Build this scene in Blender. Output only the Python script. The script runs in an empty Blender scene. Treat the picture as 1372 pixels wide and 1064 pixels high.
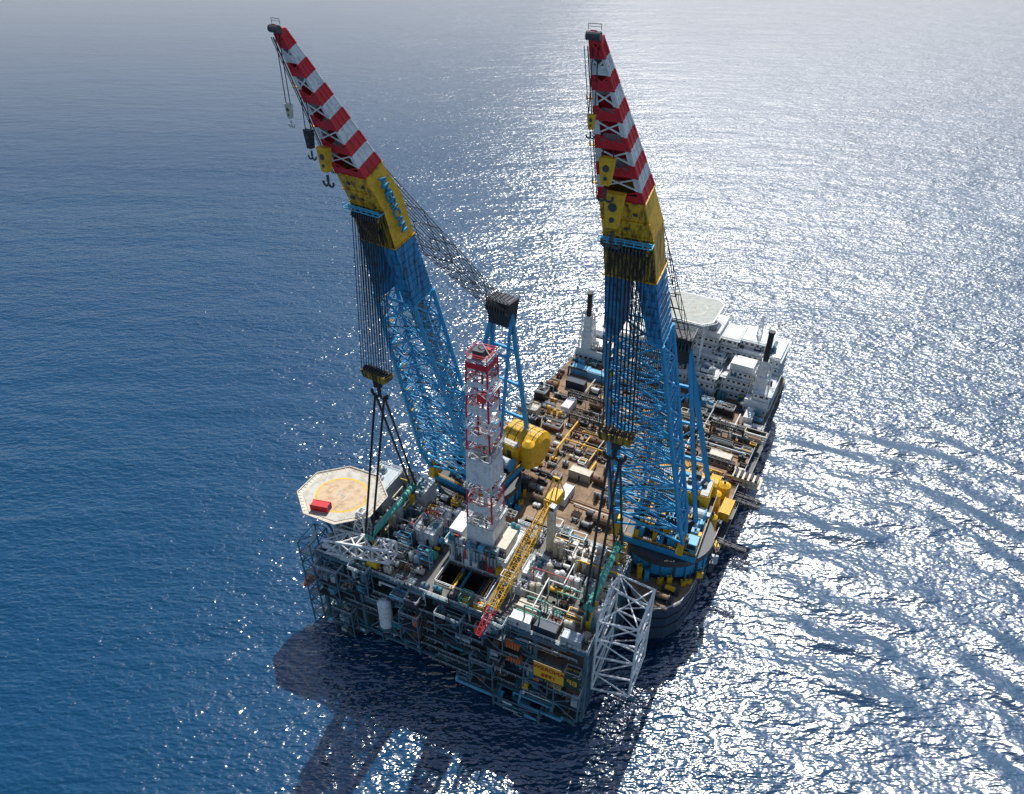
import bpy, math, random
from mathutils import Vector, Matrix
R=math.radians
V=Vector
rng=random.Random(7)
scene=bpy.context.scene
col=scene.collection
CAMZ=195.0; PITCH=R(35); FPX=1000.0
def at(px,py,z):
    u=(px-686)/FPX; v=(532-py)/FPX
    dx=u; dy=math.cos(PITCH)+v*math.sin(PITCH); dz=-math.sin(PITCH)+v*math.cos(PITCH)
    t=(z-CAMZ)/dz
    return V((dx*t,dy*t,z))
def principled(name):
    m=bpy.data.materials.new(name); m.use_nodes=True
    nt=m.node_tree; b=nt.nodes['Principled BSDF']
    return m,nt,b
def paint(name,c,rough=0.55,grime=0.35,scale=0.5,metal=0.0,dirt=(0.09,0.06,0.04),streak=1.0,lo=.45,hi=.72):
    m,nt,b=principled(name)
    g=nt.nodes.new('ShaderNodeNewGeometry')
    mp=nt.nodes.new('ShaderNodeMapping'); mp.inputs['Scale'].default_value=(1,1,streak)
    nt.links.new(g.outputs['Position'],mp.inputs['Vector'])
    n=nt.nodes.new('ShaderNodeTexNoise'); n.inputs['Scale'].default_value=scale; n.inputs['Detail'].default_value=6; n.inputs['Roughness'].default_value=0.7
    nt.links.new(mp.outputs[0],n.inputs['Vector'])
    r=nt.nodes.new('ShaderNodeValToRGB'); r.color_ramp.elements[0].position=lo; r.color_ramp.elements[1].position=hi
    nt.links.new(n.outputs['Fac'],r.inputs['Fac'])
    mu=nt.nodes.new('ShaderNodeMath'); mu.operation='MULTIPLY'; mu.inputs[1].default_value=grime
    nt.links.new(r.outputs['Color'],mu.inputs[0])
    mx=nt.nodes.new('ShaderNodeMix'); mx.data_type='RGBA'
    mx.inputs[6].default_value=(*c,1); mx.inputs[7].default_value=(*dirt,1)
    nt.links.new(mu.outputs[0],mx.inputs[0]); nt.links.new(mx.outputs[2],b.inputs['Base Color'])
    b.inputs['Roughness'].default_value=rough; b.inputs['Metallic'].default_value=metal
    return m
M={}
M['white']=paint('white_paint',(0.78,0.79,0.78),grime=0.45,scale=.8)
M['cream']=paint('cream_paint',(0.6,0.54,0.43),grime=0.5,scale=.8)
M['grey']=paint('grey_paint',(0.3,0.32,0.33),grime=0.5)
M['lgrey']=paint('light_grey_paint',(0.46,0.52,0.55),grime=0.4)
M['dgrey']=paint('dark_grey_steel',(0.05,0.06,0.07),grime=0.5)
M['black']=paint('black_steel',(0.014,0.016,0.02),grime=0.3)
M['rope']=paint('steel_rope',(0.022,0.025,0.03),rough=0.8,grime=0.2)
M['red']=paint('red_paint',(0.66,0.02,0.03),grime=0.4,dirt=(0.12,0.02,0.02))
M['maroon']=paint('dark_red_lettering',(0.42,0.015,0.01),grime=0.1)
M['orange']=paint('orange_paint',(0.75,0.17,0.03),grime=0.2)
M['yellow']=paint('yellow_paint',(0.82,0.46,0.012),grime=0.6,scale=.7,dirt=(0.18,0.08,0.02))
M['signy']=paint('sign_yellow',(0.88,0.46,0.02),grime=0.1)
M['yellowst']=paint('oil_stained_yellow',(0.65,0.4,0.015),grime=.98,scale=1.5,streak=0.05,dirt=(0.022,0.015,0.008),lo=.35,hi=.54)
M['yellowhd']=paint('worn_yellow',(0.82,0.46,0.012),grime=.9,scale=1.2,streak=0.12,dirt=(0.1,0.045,0.012),lo=.42,hi=.62)
M['blue']=paint('crane_blue',(0.03,0.34,0.62),grime=0.4,scale=.8,dirt=(0.02,0.1,0.18))
M['bluest']=paint('stained_crane_blue',(0.025,0.29,0.58),grime=0.92,scale=1.2,streak=.06,dirt=(0.02,0.028,0.04),lo=.43,hi=.62)
M['lblue']=paint('light_blue_paint',(0.13,0.42,0.62),grime=0.3)
M['letter']=paint('lettering_blue',(0.02,0.25,0.46),grime=0.1)
M['teal']=paint('teal_paint',(0.03,0.2,0.26),grime=0.4,dirt=(0.03,0.05,0.05))
M['cyan']=paint('cyan_paint',(0.08,0.45,0.65),grime=0.2)
M['navy']=paint('hull_navy',(0.012,0.035,0.07),grime=0.5,scale=0.25,dirt=(0.05,0.03,0.025))
M['steelb']=paint('platform_steel_blue',(0.09,0.18,0.23),grime=0.5,dirt=(0.05,0.04,0.035))
M['green']=paint('spreader_green',(0.06,0.34,0.27),grime=0.3)
M['dgreen']=paint('sign_green',(0.01,0.05,0.03),grime=0.1)
M['tan']=paint('deck_tan',(0.32,0.215,0.135),rough=0.9,grime=0.9,scale=0.13,dirt=(0.09,0.058,0.038),lo=.4,hi=.66)
M['rust']=paint('rust_brown',(0.15,0.075,0.045),rough=0.85,grime=0.6)
M['brown']=paint('dark_brown_steel',(0.08,0.055,0.04),rough=0.85,grime=0.6)
M['pdeck']=paint('platform_deck_grey',(0.17,0.17,0.16),rough=0.8,grime=0.7,scale=0.3)
M['heli']=paint('helideck_pale',(0.42,0.44,0.4),rough=0.85,grime=0.4)
M['sand']=paint('helideck_sand',(0.6,0.44,0.28),rough=0.85,grime=0.9,scale=0.45,dirt=(.3,.19,.1))
M['sandlt']=paint('helideck_worn_cream',(0.55,0.52,0.45),rough=0.85,grime=0.8,scale=0.5,dirt=(.3,.24,.17))
M['glass']=paint('window_dark',(0.02,0.03,0.04),rough=0.15,grime=0.0)
class MB:
    def __init__(s,mat='grey'):
        s.v=[];s.f=[];s.mi=[];s.mats=[];s.set(mat)
    def set(s,mat):
        if mat not in s.mats: s.mats.append(mat)
        s.cur=s.mats.index(mat); return s
    def add(s,vs,fs):
        n=len(s.v); s.v.extend([tuple(p) for p in vs])
        for f in fs: s.f.append([i+n for i in f]); s.mi.append(s.cur)
    def hexa(s,p):
        s.add(p,[(0,3,2,1),(4,5,6,7),(0,1,5,4),(1,2,6,5),(2,3,7,6),(3,0,4,7)])
    def box(s,x0,x1,y0,y1,z0,z1):
        s.hexa([(x0,y0,z0),(x1,y0,z0),(x1,y1,z0),(x0,y1,z0),(x0,y0,z1),(x1,y0,z1),(x1,y1,z1),(x0,y1,z1)])
    def cbox(s,x,y,z,lx,ly,h): s.box(x-lx/2,x+lx/2,y-ly/2,y+ly/2,z,z+h)
    def bar(s,p,q,w,h=None):
        p=V(p);q=V(q);d=q-p
        if d.length<1e-6:return
        d.normalize(); h=h or w
        up=V((0,0,1)) if abs(d.z)<0.95 else V((1,0,0))
        a=d.cross(up).normalized()*w/2; b=a.cross(d).normalized()*h/2
        s.hexa([p-a-b,p+a-b,p+a+b,p-a+b,q-a-b,q+a-b,q+a+b,q-a+b])
    def tube(s,p,q,r,n=6,r2=None):
        p=V(p);q=V(q);d=(q-p)
        if d.length<1e-6:return
        d.normalize(); r2=r if r2 is None else r2
        up=V((0,0,1)) if abs(d.z)<0.95 else V((1,0,0))
        a=d.cross(up).normalized(); b=a.cross(d).normalized()
        vs=[]
        for k in range(n):
            t=2*math.pi*k/n; c=a*math.cos(t)+b*math.sin(t); vs.append(p+c*r)
        for k in range(n):
            t=2*math.pi*k/n; c=a*math.cos(t)+b*math.sin(t); vs.append(q+c*r2)
        fs=[(k,(k+1)%n,n+(k+1)%n,n+k) for k in range(n)]
        fs.append(tuple(range(n-1,-1,-1))); fs.append(tuple(range(n,2*n)))
        s.add(vs,fs)
    def cyl(s,x,y,z0,z1,r,n=16,r2=None): s.tube((x,y,z0),(x,y,z1),r,n,r2)
    def prism(s,pts,z0,z1):
        n=len(pts)
        vs=[(x,y,z0) for x,y in pts]+[(x,y,z1) for x,y in pts]
        fs=[(k,(k+1)%n,n+(k+1)%n,n+k) for k in range(n)]+[tuple(range(n-1,-1,-1)),tuple(range(n,2*n))]
        s.add(vs,fs)
    def ring(s,x,y,z,r0,r1,n=32,h=0.03,ys=1.0):
        vs=[]
        for r in (r0,r1):
            for k in range(n):
                t=2*math.pi*k/n; vs.append((x+r*math.cos(t),y+ys*r*math.sin(t),z+h))
        s.add(vs,[(k,(k+1)%n,n+(k+1)%n,n+k)[::-1] for k in range(n)])
    def path(s,pts,r,n=6):
        for a,b in zip(pts[:-1],pts[1:]): s.tube(a,b,r,n)
    def rail(s,pts,h=1.15,w=0.13,step=2.6,closed=False):
        pts=[V(p) for p in pts]
        if closed: pts=pts+[pts[0]]
        for a,b in zip(pts[:-1],pts[1:]):
            L=(b-a).length
            n=max(1,int(L/step))
            for k in range(n+1):
                p=a.lerp(b,k/n); s.bar(p,p+V((0,0,h)),w*0.8)
            s.bar(a+V((0,0,h)),b+V((0,0,h)),w); s.bar(a+V((0,0,h*0.55)),b+V((0,0,h*0.55)),w*0.7)
    def truss(s,A,B,bays,rc,rb,kind='x',faces=(0,1,2,3),chords=True,bar=False,rungs=True,bm=None):
        A=[V(p) for p in A];B=[V(p) for p in B]
        f=(lambda p,q,r:s.bar(p,q,r*1.7)) if bar else (lambda p,q,r:s.tube(p,q,r,6))
        if chords:
            for a,b in zip(A,B): f(a,b,rc)
        if bm: s.set(bm)
        n=len(A)
        for i in range(bays):
            t0=i/bays;t1=(i+1)/bays
            for k in faces:
                k2=(k+1)%n
                a0=A[k].lerp(B[k],t0);b0=A[k2].lerp(B[k2],t0);a1=A[k].lerp(B[k],t1);b1=A[k2].lerp(B[k2],t1)
                if rungs: f(a1,b1,rb)
                if kind=='x': f(a0,b1,rb);f(b0,a1,rb)
                elif kind=='k':
                    m=(a1+b1)/2; f(a0,m,rb); f(b0,m,rb)
                else:
                    if i%2: f(a0,b1,rb)
                    else: f(b0,a1,rb)
    def build(s,name,parent=None,off=None,smooth=False):
        me=bpy.data.meshes.new(name)
        vs=s.v if off is None else [(p[0]-off[0],p[1]-off[1],p[2]-off[2]) for p in s.v]
        me.from_pydata(vs,[],s.f)
        for k in s.mats: me.materials.append(M[k])
        me.polygons.foreach_set('material_index',s.mi)
        if smooth:
            me.polygons.foreach_set('use_smooth',[len(f)==4 for f in s.f])
        me.update()
        o=bpy.data.objects.new(name,me); col.objects.link(o)
        if parent: o.parent=parent
        return o
def thing(name,label,cat,loc=(0,0,0),rz=0,group=None):
    o=bpy.data.objects.new(name,None); col.objects.link(o)
    o.location=loc; o.rotation_euler=(0,0,rz); o['label']=label; o['category']=cat
    if group:o['group']=group
    return o
def text_obj(body,size,mat,parent,M4,name='lettering',ext=0.03,flip=False,bold=0.0):
    cu=bpy.data.curves.new('tmp','FONT'); cu.body=body; cu.size=size; cu.extrude=ext; cu.offset=bold
    cu.align_x='CENTER'; cu.align_y='CENTER'
    o=bpy.data.objects.new('tmp',cu); col.objects.link(o)
    dg=bpy.context.evaluated_depsgraph_get(); dg.update()
    me=bpy.data.meshes.new_from_object(o.evaluated_get(dg))
    bpy.data.objects.remove(o)
    if flip: me.transform(Matrix.Diagonal((-1,1,1,1)))
    me.transform(M4); me.materials.clear(); me.materials.append(M[mat])
    t=bpy.data.objects.new(name,me); col.objects.link(t); t.parent=parent
    return t

# ---------------- SEA
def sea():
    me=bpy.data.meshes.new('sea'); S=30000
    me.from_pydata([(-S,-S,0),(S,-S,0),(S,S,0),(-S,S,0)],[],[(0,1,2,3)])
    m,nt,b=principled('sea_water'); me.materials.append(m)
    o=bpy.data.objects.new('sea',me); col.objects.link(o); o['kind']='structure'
    N=nt.nodes.new; L=nt.links.new
    g=N('ShaderNodeNewGeometry')
    def noise(scale,sx,sy,rot,detail,rough,dist=0):
        mp=N('ShaderNodeMapping'); mp.inputs['Scale'].default_value=(sx,sy,1); mp.inputs['Rotation'].default_value=(0,0,R(rot))
        L(g.outputs['Position'],mp.inputs['Vector'])
        n=N('ShaderNodeTexNoise'); n.inputs['Scale'].default_value=scale; n.inputs['Detail'].default_value=detail; n.inputs['Roughness'].default_value=rough; n.inputs['Distortion'].default_value=dist
        L(mp.outputs[0],n.inputs['Vector']); return n.outputs['Fac']
    def math_(op,a,bb=None,c=None):
        n=N('ShaderNodeMath'); n.operation=op
        for i,x in enumerate((a,bb,c)):
            if x is None: continue
            if isinstance(x,(int,float)): n.inputs[i].default_value=x
            else: L(x,n.inputs[i])
        return n.outputs[0]
    def mrange(v,a,b_,c,d,smooth=False):
        n=N('ShaderNodeMapRange'); 
        for k,x in zip(('From Min','From Max','To Min','To Max'),(a,b_,c,d)): n.inputs[k].default_value=x
        if smooth: n.interpolation_type='SMOOTHSTEP'
        L(v,n.inputs['Value']); return n.outputs[0]
    sp=N('ShaderNodeSeparateXYZ'); L(g.outputs['Position'],sp.inputs[0])
    n0=noise(0.022,0.6,1.5,6,2,0.5,0.3)
    n1=noise(0.09,0.7,1.4,14,2,0.45,0.2)
    n2=noise(0.36,0.65,1.4,-8,1.5,0.45,0.2)
    n3=noise(0.85,0.7,1.3,12,1,0.4,0.0)
    gust=noise(0.008,1,2,0,3,0.5)
    gm=math_('MULTIPLY_ADD',gust,1.0,0.5)
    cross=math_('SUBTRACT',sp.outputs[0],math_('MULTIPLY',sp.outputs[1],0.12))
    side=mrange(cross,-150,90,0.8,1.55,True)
    gm=math_('MULTIPLY',gm,side)
    sub=N('ShaderNodeVectorMath'); sub.operation='SUBTRACT'; sub.inputs[1].default_value=(152,168,0); L(g.outputs['Position'],sub.inputs[0])
    ln=N('ShaderNodeVectorMath'); ln.operation='LENGTH'; L(sub.outputs[0],ln.inputs[0])
    nb=noise(0.02,1,1,0,3,0.6)
    dd=math_('MULTIPLY_ADD',nb,-110,math_('ADD',ln.outputs['Value'],55))
    mask=mrange(dd,60,120,1,0,True)
    mp=N('ShaderNodeMapping'); mp.inputs['Location'].default_value=(-62,-70,0); L(g.outputs['Position'],mp.inputs['Vector'])
    w=N('ShaderNodeTexWave'); w.wave_type='RINGS'; w.rings_direction='Z'; w.inputs['Scale'].default_value=0.02; w.inputs['Distortion'].default_value=8; w.inputs['Detail'].default_value=3; w.inputs['Detail Scale'].default_value=0.6; w.inputs['Detail Roughness'].default_value=.6
    L(mp.outputs[0],w.inputs['Vector'])
    brk=mrange(noise(0.017,1,1,30,3,0.55),.38,.6,.12,1.0,True)
    ring=math_('MULTIPLY',math_('MULTIPLY',w.outputs['Fac'],math_('MULTIPLY',mask,brk)),2.2)
    h=math_('ADD',math_('MULTIPLY',n1,1.5),math_('MULTIPLY',n2,0.85))
    h=math_('MULTIPLY_ADD',n3,0.38,h)
    h=math_('MULTIPLY_ADD',n0,3.0,h)
    h=math_('MULTIPLY',h,math_('MULTIPLY',gm,math_('SUBTRACT',1.0,math_('MULTIPLY',mask,0.3))))
    h=math_('ADD',h,ring)
    bp=N('ShaderNodeBump'); bp.inputs['Strength'].default_value=1.0; bp.inputs['Distance'].default_value=1.0
    L(h,bp.inputs['Height']); L(bp.outputs[0],b.inputs['Normal'])
    b.inputs['Base Color'].default_value=(0.0002,0.044,0.108,1)
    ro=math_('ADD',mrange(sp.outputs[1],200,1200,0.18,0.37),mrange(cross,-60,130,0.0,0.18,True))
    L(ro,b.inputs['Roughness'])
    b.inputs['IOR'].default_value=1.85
    L(mrange(cross,-160,60,0.42,1.0,True),b.inputs['Specular IOR Level'])  # glare put into the water material: reflectivity graded up towards the right
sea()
def haze():
    mb=MB('white'); mb.box(-9000,9000,600,14000,0.5,120)
    o=mb.build('sky_haze'); o['kind']='structure'
    m=bpy.data.materials.new('haze_air'); m.use_nodes=True; nt=m.node_tree
    for n in list(nt.nodes):
        if n.type!='OUTPUT_MATERIAL': nt.nodes.remove(n)
    out=[n for n in nt.nodes if n.type=='OUTPUT_MATERIAL'][0]
    vs=nt.nodes.new('ShaderNodeVolumeScatter'); vs.inputs['Density'].default_value=0.00075; vs.inputs['Anisotropy'].default_value=0.25; vs.inputs['Color'].default_value=(.97,.985,1,1)
    nt.links.new(vs.outputs[0],out.inputs['Volume'])
    o.data.materials.clear(); o.data.materials.append(m)
haze()

PAL_P=['white','white','lgrey','grey','cream','steelb','white','dgrey','teal','white','rust','green','lgrey','yellow','red','cream','white','yellow','lblue']
PAL_V=['cream','rust','dgrey','white','brown','tan','grey','black','yellow','brown','dgrey','black','grey']
def skid(x,y,z,lx,ly,h,pal,kind=None,r=rng):
    mb=MB(r.choice(pal)); kind=kind if kind is not None else r.randrange(6)
    if kind==0:
        mb.cbox(x,y,z+0.25,lx,ly,h*0.8)
        n=max(2,int(lx/1.2))
        for k in range(n+1):
            xx=x-lx/2+lx*k/n
            mb.box(xx-0.08,xx+0.08,y-ly/2-0.12,y+ly/2+0.12,z,z+h*0.83+0.25)
        mb.set('dgrey')
        for k in range(3):
            mb.cbox(x+r.uniform(-.35,.35)*lx,y+r.uniform(-.35,.35)*ly,z+h*0.8+0.26,lx*r.uniform(.1,.3),ly*0.25,h*0.2)
        mb.set(r.choice(pal)); mb.cbox(x+r.uniform(-.3,.3)*lx,y+r.uniform(-.3,.3)*ly,z+h*0.8+0.26,lx*0.2,ly*0.25,h*0.3)
        mb.set('lgrey').tube((x-lx/2,y-ly*0.3,z+h),(x+lx/2,y-ly*0.3,z+h),0.15)
        mb.rail([(x-lx/2,y-ly/2,z+h*0.8+.25),(x+lx/2,y-ly/2,z+h*0.8+.25),(x+lx/2,y+ly/2,z+h*0.8+.25),(x-lx/2,y+ly/2,z+h*0.8+.25)],closed=True,h=1.0,w=.1)
        return 'equipment_cabin',mb
    if kind==1:
        rr=min(ly,h)*0.42
        mb.tube((x-lx*0.45,y,z+rr+0.5),(x+lx*0.45,y,z+rr+0.5),rr,12)
        mb.tube((x-lx*0.45,y,z+rr+0.5),(x-lx*0.5,y,z+rr+0.5),rr,12,rr*0.5)
        mb.tube((x+lx*0.45,y,z+rr+0.5),(x+lx*0.5,y,z+rr+0.5),rr,12,rr*0.5)
        mb.set('dgrey')
        for k in (-.3,.3): mb.cbox(x+k*lx,y,z,0.5,ly*0.9,rr)
        mb.cyl(x,y,z+rr*2,z+rr*2+1,0.3,8)
        return 'horizontal_tank',mb
    if kind==2:
        n=max(2,int(lx/2.2))
        for k in range(n):
            xx=x-lx/2+lx*(k+0.5)/n; hh=h*r.uniform(0.7,1.15)
            mb.cyl(xx,y,z+0.3,z+hh,0.75,10); mb.cyl(xx,y,z+hh,z+hh+0.4,0.75,10,0.3)
        mb.set('lgrey'); mb.path([(x-lx/2,y+1,z),(x-lx/2,y+1,z+h*0.8),(x+lx/2,y+1,z+h*0.8),(x+lx/2,y+1,z)],0.16)
        return 'upright_vessel',mb
    if kind==3:
        for i in (-1,1):
            for j in (-1,1): mb.bar((x+i*lx/2,y+j*ly/2,z),(x+i*lx/2,y+j*ly/2,z+h),0.25)
        for zz in (z+h*0.5,z+h):
            for j in (-1,1): mb.bar((x-lx/2,y+j*ly/2,zz),(x+lx/2,y+j*ly/2,zz),0.22)
            for j in (-1,1): mb.bar((x+j*lx/2,y-ly/2,zz),(x+j*lx/2,y+ly/2,zz),0.22)
        for k in range(7):
            yy=y+r.uniform(-.4,.4)*ly; zz=z+r.uniform(.1,.95)*h
            mb.set(r.choice(['lgrey','white','steelb','yellow','rust','dgrey','teal']))
            mb.tube((x-lx*.55,yy,zz),(x+lx*.55,yy,zz),r.uniform(.12,.35),6)
        mb.set(r.choice(pal)); mb.cbox(x,y,z+0.1,lx*0.6,ly*0.6,h*0.5)
        return 'process_skid',mb
    if kind==4:
        n=max(3,int(ly/0.5))
        for lay in range(max(1,int(h/1.4))):
            for k in range(n):
                yy=y-ly/2+ly*(k+0.5)/n
                mb.tube((x-lx/2+r.uniform(0,.5),yy,z+0.4+lay*.5),(x+lx/2-r.uniform(0,.8),yy,z+0.4+lay*.5),0.2,6)
        mb.set('dgrey')
        for k in (-.35,0,.35): mb.cbox(x+k*lx,y,z,0.3,ly,0.2); mb.cbox(x+k*lx,y-ly/2-.1,z,0.2,0.2,h*.7); mb.cbox(x+k*lx,y+ly/2+.1,z,0.2,0.2,h*.7)
        return 'pipe_rack',mb
    rr=min(h,ly)*0.4
    mb.tube((x-lx*.3,y,z+rr+.4),(x+lx*.3,y,z+rr+.4),rr*0.7,12)
    mb.set('dgrey')
    for k in (-.32,.32): mb.tube((x+k*lx-.15,y,z+rr+.4),(x+k*lx+.15,y,z+rr+.4),rr,14); mb.cbox(x+k*lx,y,z,.5,ly*.8,rr)
    mb.cbox(x+lx*.44,y,z,lx*.12,ly*.5,h*.6); mb.cbox(x,y,z,lx,ly*.8,.25)
    return 'winch',mb

# ---------------- CRANE VESSEL
VA=math.atan2(-0.48,0.877)
F0=V((17,173,0))
vessel=thing('crane_vessel','huge semi submersible crane vessel with brown working deck and white far accommodation block','ship',F0,VA)
def vw(w,s,z):
    c,sn=math.cos(VA),math.sin(VA)
    return V((F0.x+w*c-s*sn,F0.y+w*sn+s*c,z))
def toV(p):
    d=p-F0; c,sn=math.cos(VA),math.sin(VA)
    return (d.x*c+d.y*sn,-d.x*sn+d.y*c)
HW=43.5; DZ=20
lf=[(14,0),(15,-6.5),(18,-8.6),(24,-9.6),(32,-9.6),(37,-8.6),(41,-5.5),(43,-1.5),(HW,4)]
rf=[(14,0),(17,-5),(22,-7),(25,-9),(28.5,-13),(32,-15.3),(36,-15.6),(39.5,-13.5),(42,-9.5),(43.2,-4.5),(HW,2)]
outline=[(-x,y) for x,y in lf[::-1]]+rf+[(HW,126),(HW-6,132),(-HW+6,132),(-HW,126)]
mb=MB('navy'); mb.prism(outline,7,19.8)
for s in range(6,126,6):
    for sg in (-1,1): mb.box(sg*HW-.25,sg*HW+.25,s,s+.5,8,19.6)
mb.set('black'); 
for zz in (12,16): mb.prism([(x*1.004,y*1.004 if y>0 else y-.15) for x,y in outline],zz,zz+.3)
hull=mb.build('hull',vessel)
mb=MB('tan'); mb.prism([(x*0.995,y+0.1 if y<0 else y-0.1) for x,y in outline],19.8,20.0); deck=mb.build('deck',vessel)
for sg in (-1,1):
    for s in (8,62,116):
        r_=15
        mb=MB('navy'); mb.cyl(sg*28.3,s,-4,7,r_,28)
        mb.set('black'); mb.cyl(sg*28.3,s,1.2,2.0,r_+.15,28)
        mb.build('column',vessel)
for sg in (-1,1):
    mb=MB('navy'); mb.tube((sg*29,-20,-5),(sg*29,140,-5),4.5,12); mb.build('pontoon',vessel)
mb=MB('lgrey')
mb.rail([(x,y,20) for x,y in outline],closed=True,step=3,w=.16); mb.build('deck_railing',vessel)
for sg in (-1,1):
    mb=MB('dgrey'); mb.box(sg*HW,sg*(HW+2.2),12,90,16.5,16.7) if sg>0 else mb.box(sg*(HW+2.2),sg*HW,12,90,16.5,16.7)
    mb.set('grey').rail([(sg*(HW+2.2),12,16.7),(sg*(HW+2.2),90,16.7)],step=3)
    mb.set('black')
    for s in range(14,90,8): mb.bar((sg*HW,s,13),(sg*(HW+2.2),s,16.5),.35)
    mb.build('side_walkway',vessel)
for s in (20,34,48,62,76):
    mb=MB('black'); mb.tube((HW+.9,s,4),(HW+.9,s,16),.9,10); mb.build('fender',vessel)
for (s,l) in ((22,10),(44,9),(47,9)):
    mb=MB('dgrey'); A=[(HW,s-1,17),(HW,s+1,17),(HW,s+1,19),(HW,s-1,19)]; B=[(HW+l,s-.5,17.5),(HW+l,s+.5,17.5),(HW+l,s+.5,18.5),(HW+l,s-.5,18.5)]
    mb.truss(A,B,5,.18,.12,'z'); mb.box(HW,HW+l,s-.15,s+.15,18.6,18.75); mb.build('mooring_arm',vessel)
mb=MB('cream'); mb.box(HW-1,HW+7,50,56,20.2,21); mb.box(HW-3,HW+6,51,55,21.01,22.6); mb.set('dgrey')
for k in range(5): mb.tube((HW-2+k*1.8,51,23),(HW-2+k*1.8,55,23),.5,8)
mb.build('anchor_winch',vessel)
mb=MB('rust')
for s in range(6,96,10): mb.box(-HW+2,HW-2,s,s+.25,20.004,20.06)
for w in range(-40,41,10): mb.box(w,w+.2,4,95,20.008,20.05)
mb.build('deck_seams',vessel)
CRV=[toV(V((-11,193,0))),toV(V((48.5,167,0)))]
vc=[(778,500,'lblue','light blue container at the far left corner of the vessel deck'),
(800,508,'lblue','light blue container at the far left of the vessel deck, closer to the right crane'),
(772,519,'navy','dark blue container in front of the light blue ones at far left of vessel deck'),
(762,548,'white','white container on the left edge of the vessel deck'),
(757,668,'white','white container on the vessel deck between both cranes, behind the platform'),
(778,640,'cream','cream container on the vessel deck beside the left foot of the right crane boom'),
(964,618,'cream','cream container on the right side of the vessel deck near the dark racks'),
(1003,562,'white','white container at the right edge of the vessel deck before the accommodation'),
(955,655,'yellow','yellow container on the right side of vessel deck behind the right crane'),
(972,688,'yellow','yellow container nearest the water at the right edge of the vessel deck')]
cpos=[toV(at(a,b,20.1)) for a,b,_,_ in vc]
s=-11.0
while s<94:
    w=-41.0
    while w<42:
        ww=w+rng.uniform(-.9,.9); ss=s+rng.uniform(-.9,.9); w+=4.6
        if any((ww-c[0])**2+(ss-c[1])**2<(18.2)**2 for c in CRV): continue
        if any(abs(ww-c[0])<6.5 and abs(ss-c[1])<5 for c in cpos): continue
        if ss<3 and (abs(ww)>38 or abs(ww)<17): continue
        if ss<-7 and (ww<29): continue
        if -12<ww<5 and ss<48 and rng.random()<0.6: continue
        if rng.random()<0.12: continue
        big=rng.random()<.45
        pal=PAL_V+(['yellow','yellow','yellow','cream'] if ww>20 and ss<54 else [])
        nm,mb=skid(ww,ss,20.05,rng.uniform(4.4,8) if big else rng.uniform(2,4.2),rng.uniform(2.4,4.4) if big else rng.uniform(1.2,2.8),rng.uniform(1.8,5) if big else rng.uniform(.8,2.6),pal)
        mb.build(nm,vessel)
    s+=4.2
for k in range(56):
    a=rng.uniform(-40,36); b=rng.uniform(40,92) if rng.random()<.8 else rng.uniform(12,40); l=rng.uniform(6,22); zz=20.4+rng.uniform(0,3.5)
    if any((a-c[0])**2+(b-c[1])**2<(22)**2 for c in CRV): continue
    mb=MB(rng.choice(['dgrey','brown','lgrey','black','rust','yellow','cream','white'])); e_=(a,min(94,b+l),zz) if rng.random()<.5 else (min(42,a+l),b,zz)
    mb.path([(a,b,20),(a,b,zz),e_,(e_[0],e_[1],20)],rng.uniform(.15,.4)); mb.build('deck_pipe',vessel)
for (w0,s0,l,hh) in ((-30,66,16,6),(8,70,14,7),(26,74,12,6),(-8,82,18,7),(30,54,10,5),(-24,54,14,5)):
    mb=MB('black'); A=[(w0,s0,20+hh-1.6),(w0,s0+1.6,20+hh-1.6),(w0,s0+1.6,20+hh),(w0,s0,20+hh)]; B=[(a+l,b,c) for a,b,c in A]
    mb.truss(A,B,8,.22,.14,'z')
    for x in (w0,w0+l): mb.bar((x,s0+.8,20),(x,s0+.8,20+hh),.6)
    mb.build('deck_gantry',vessel)
for (a,b,r_,h_) in ((34,36,2.6,6),(39,33,2.0,8),(28,38,1.8,5),(40,42,2.2,5),(36,29,1.6,5),(41,24,1.6,6),(31,44,2.0,4)):
    mb=MB('yellow'); mb.cyl(a,b,20.05,20+h_,r_,16); mb.cyl(a,b,20+h_,21+h_,r_,16,r_*.4); mb.set('dgrey'); mb.cyl(a,b,21+h_,21.8+h_,.4,8); mb.build('yellow_tank',vessel)
def block(x0,x1,y0,y1,z0,z1,name='accommodation_block',mat='white',win=True):
    mb=MB(mat); mb.box(x0,x1,y0,y1,z0,z1)
    fl=int((z1-z0)/3.2)
    mb.set('lgrey')
    for k in range(1,fl+1): mb.box(x0-.9,x1+.9,y0-.9,y1+.9,z0+k*3.2-.15,z0+k*3.2)
    mb.set('white')
    for k in range(1,fl+1):
        zz=z0+k*3.2; mb.rail([(x0-.9,y0-.9,zz),(x1+.9,y0-.9,zz),(x1+.9,y1+.9,zz)],step=2.5,w=.12)
    o=mb.build(name,vessel)
    if win:
        for k in range(fl):
            z=z0+k*3.2
            mb=MB('glass'); mb.box(x0+.6,x1-.6,y0-.05,y0+.1,z+1.3,z+2.2); mb.set('white')
            n=int((x1-x0)/2.2)
            for i in range(n): xx=x0+.6+(i+.5)*(x1-x0-1.2)/n; mb.box(xx-.5,xx+.5,y0-.08,y0+.05,z+1.25,z+2.25)
            mb.build('window_strip',o)
            mb=MB('glass'); mb.box(x1-.1,x1+.05,y0+.6,y1-.6,z+1.3,z+2.2); mb.set('white')
            n=max(1,int((y1-y0)/2.2))
            for i in range(n): yy=y0+.6+(i+.5)*(y1-y0-1.2)/n; mb.box(x1-.05,x1+.08,yy-.5,yy+.5,z+1.25,z+2.25)
            mb.build('window_strip',o)
    return o
block(-25,20,107,124,20,34); block(-14,16,110,126,34.01,43)
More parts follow.
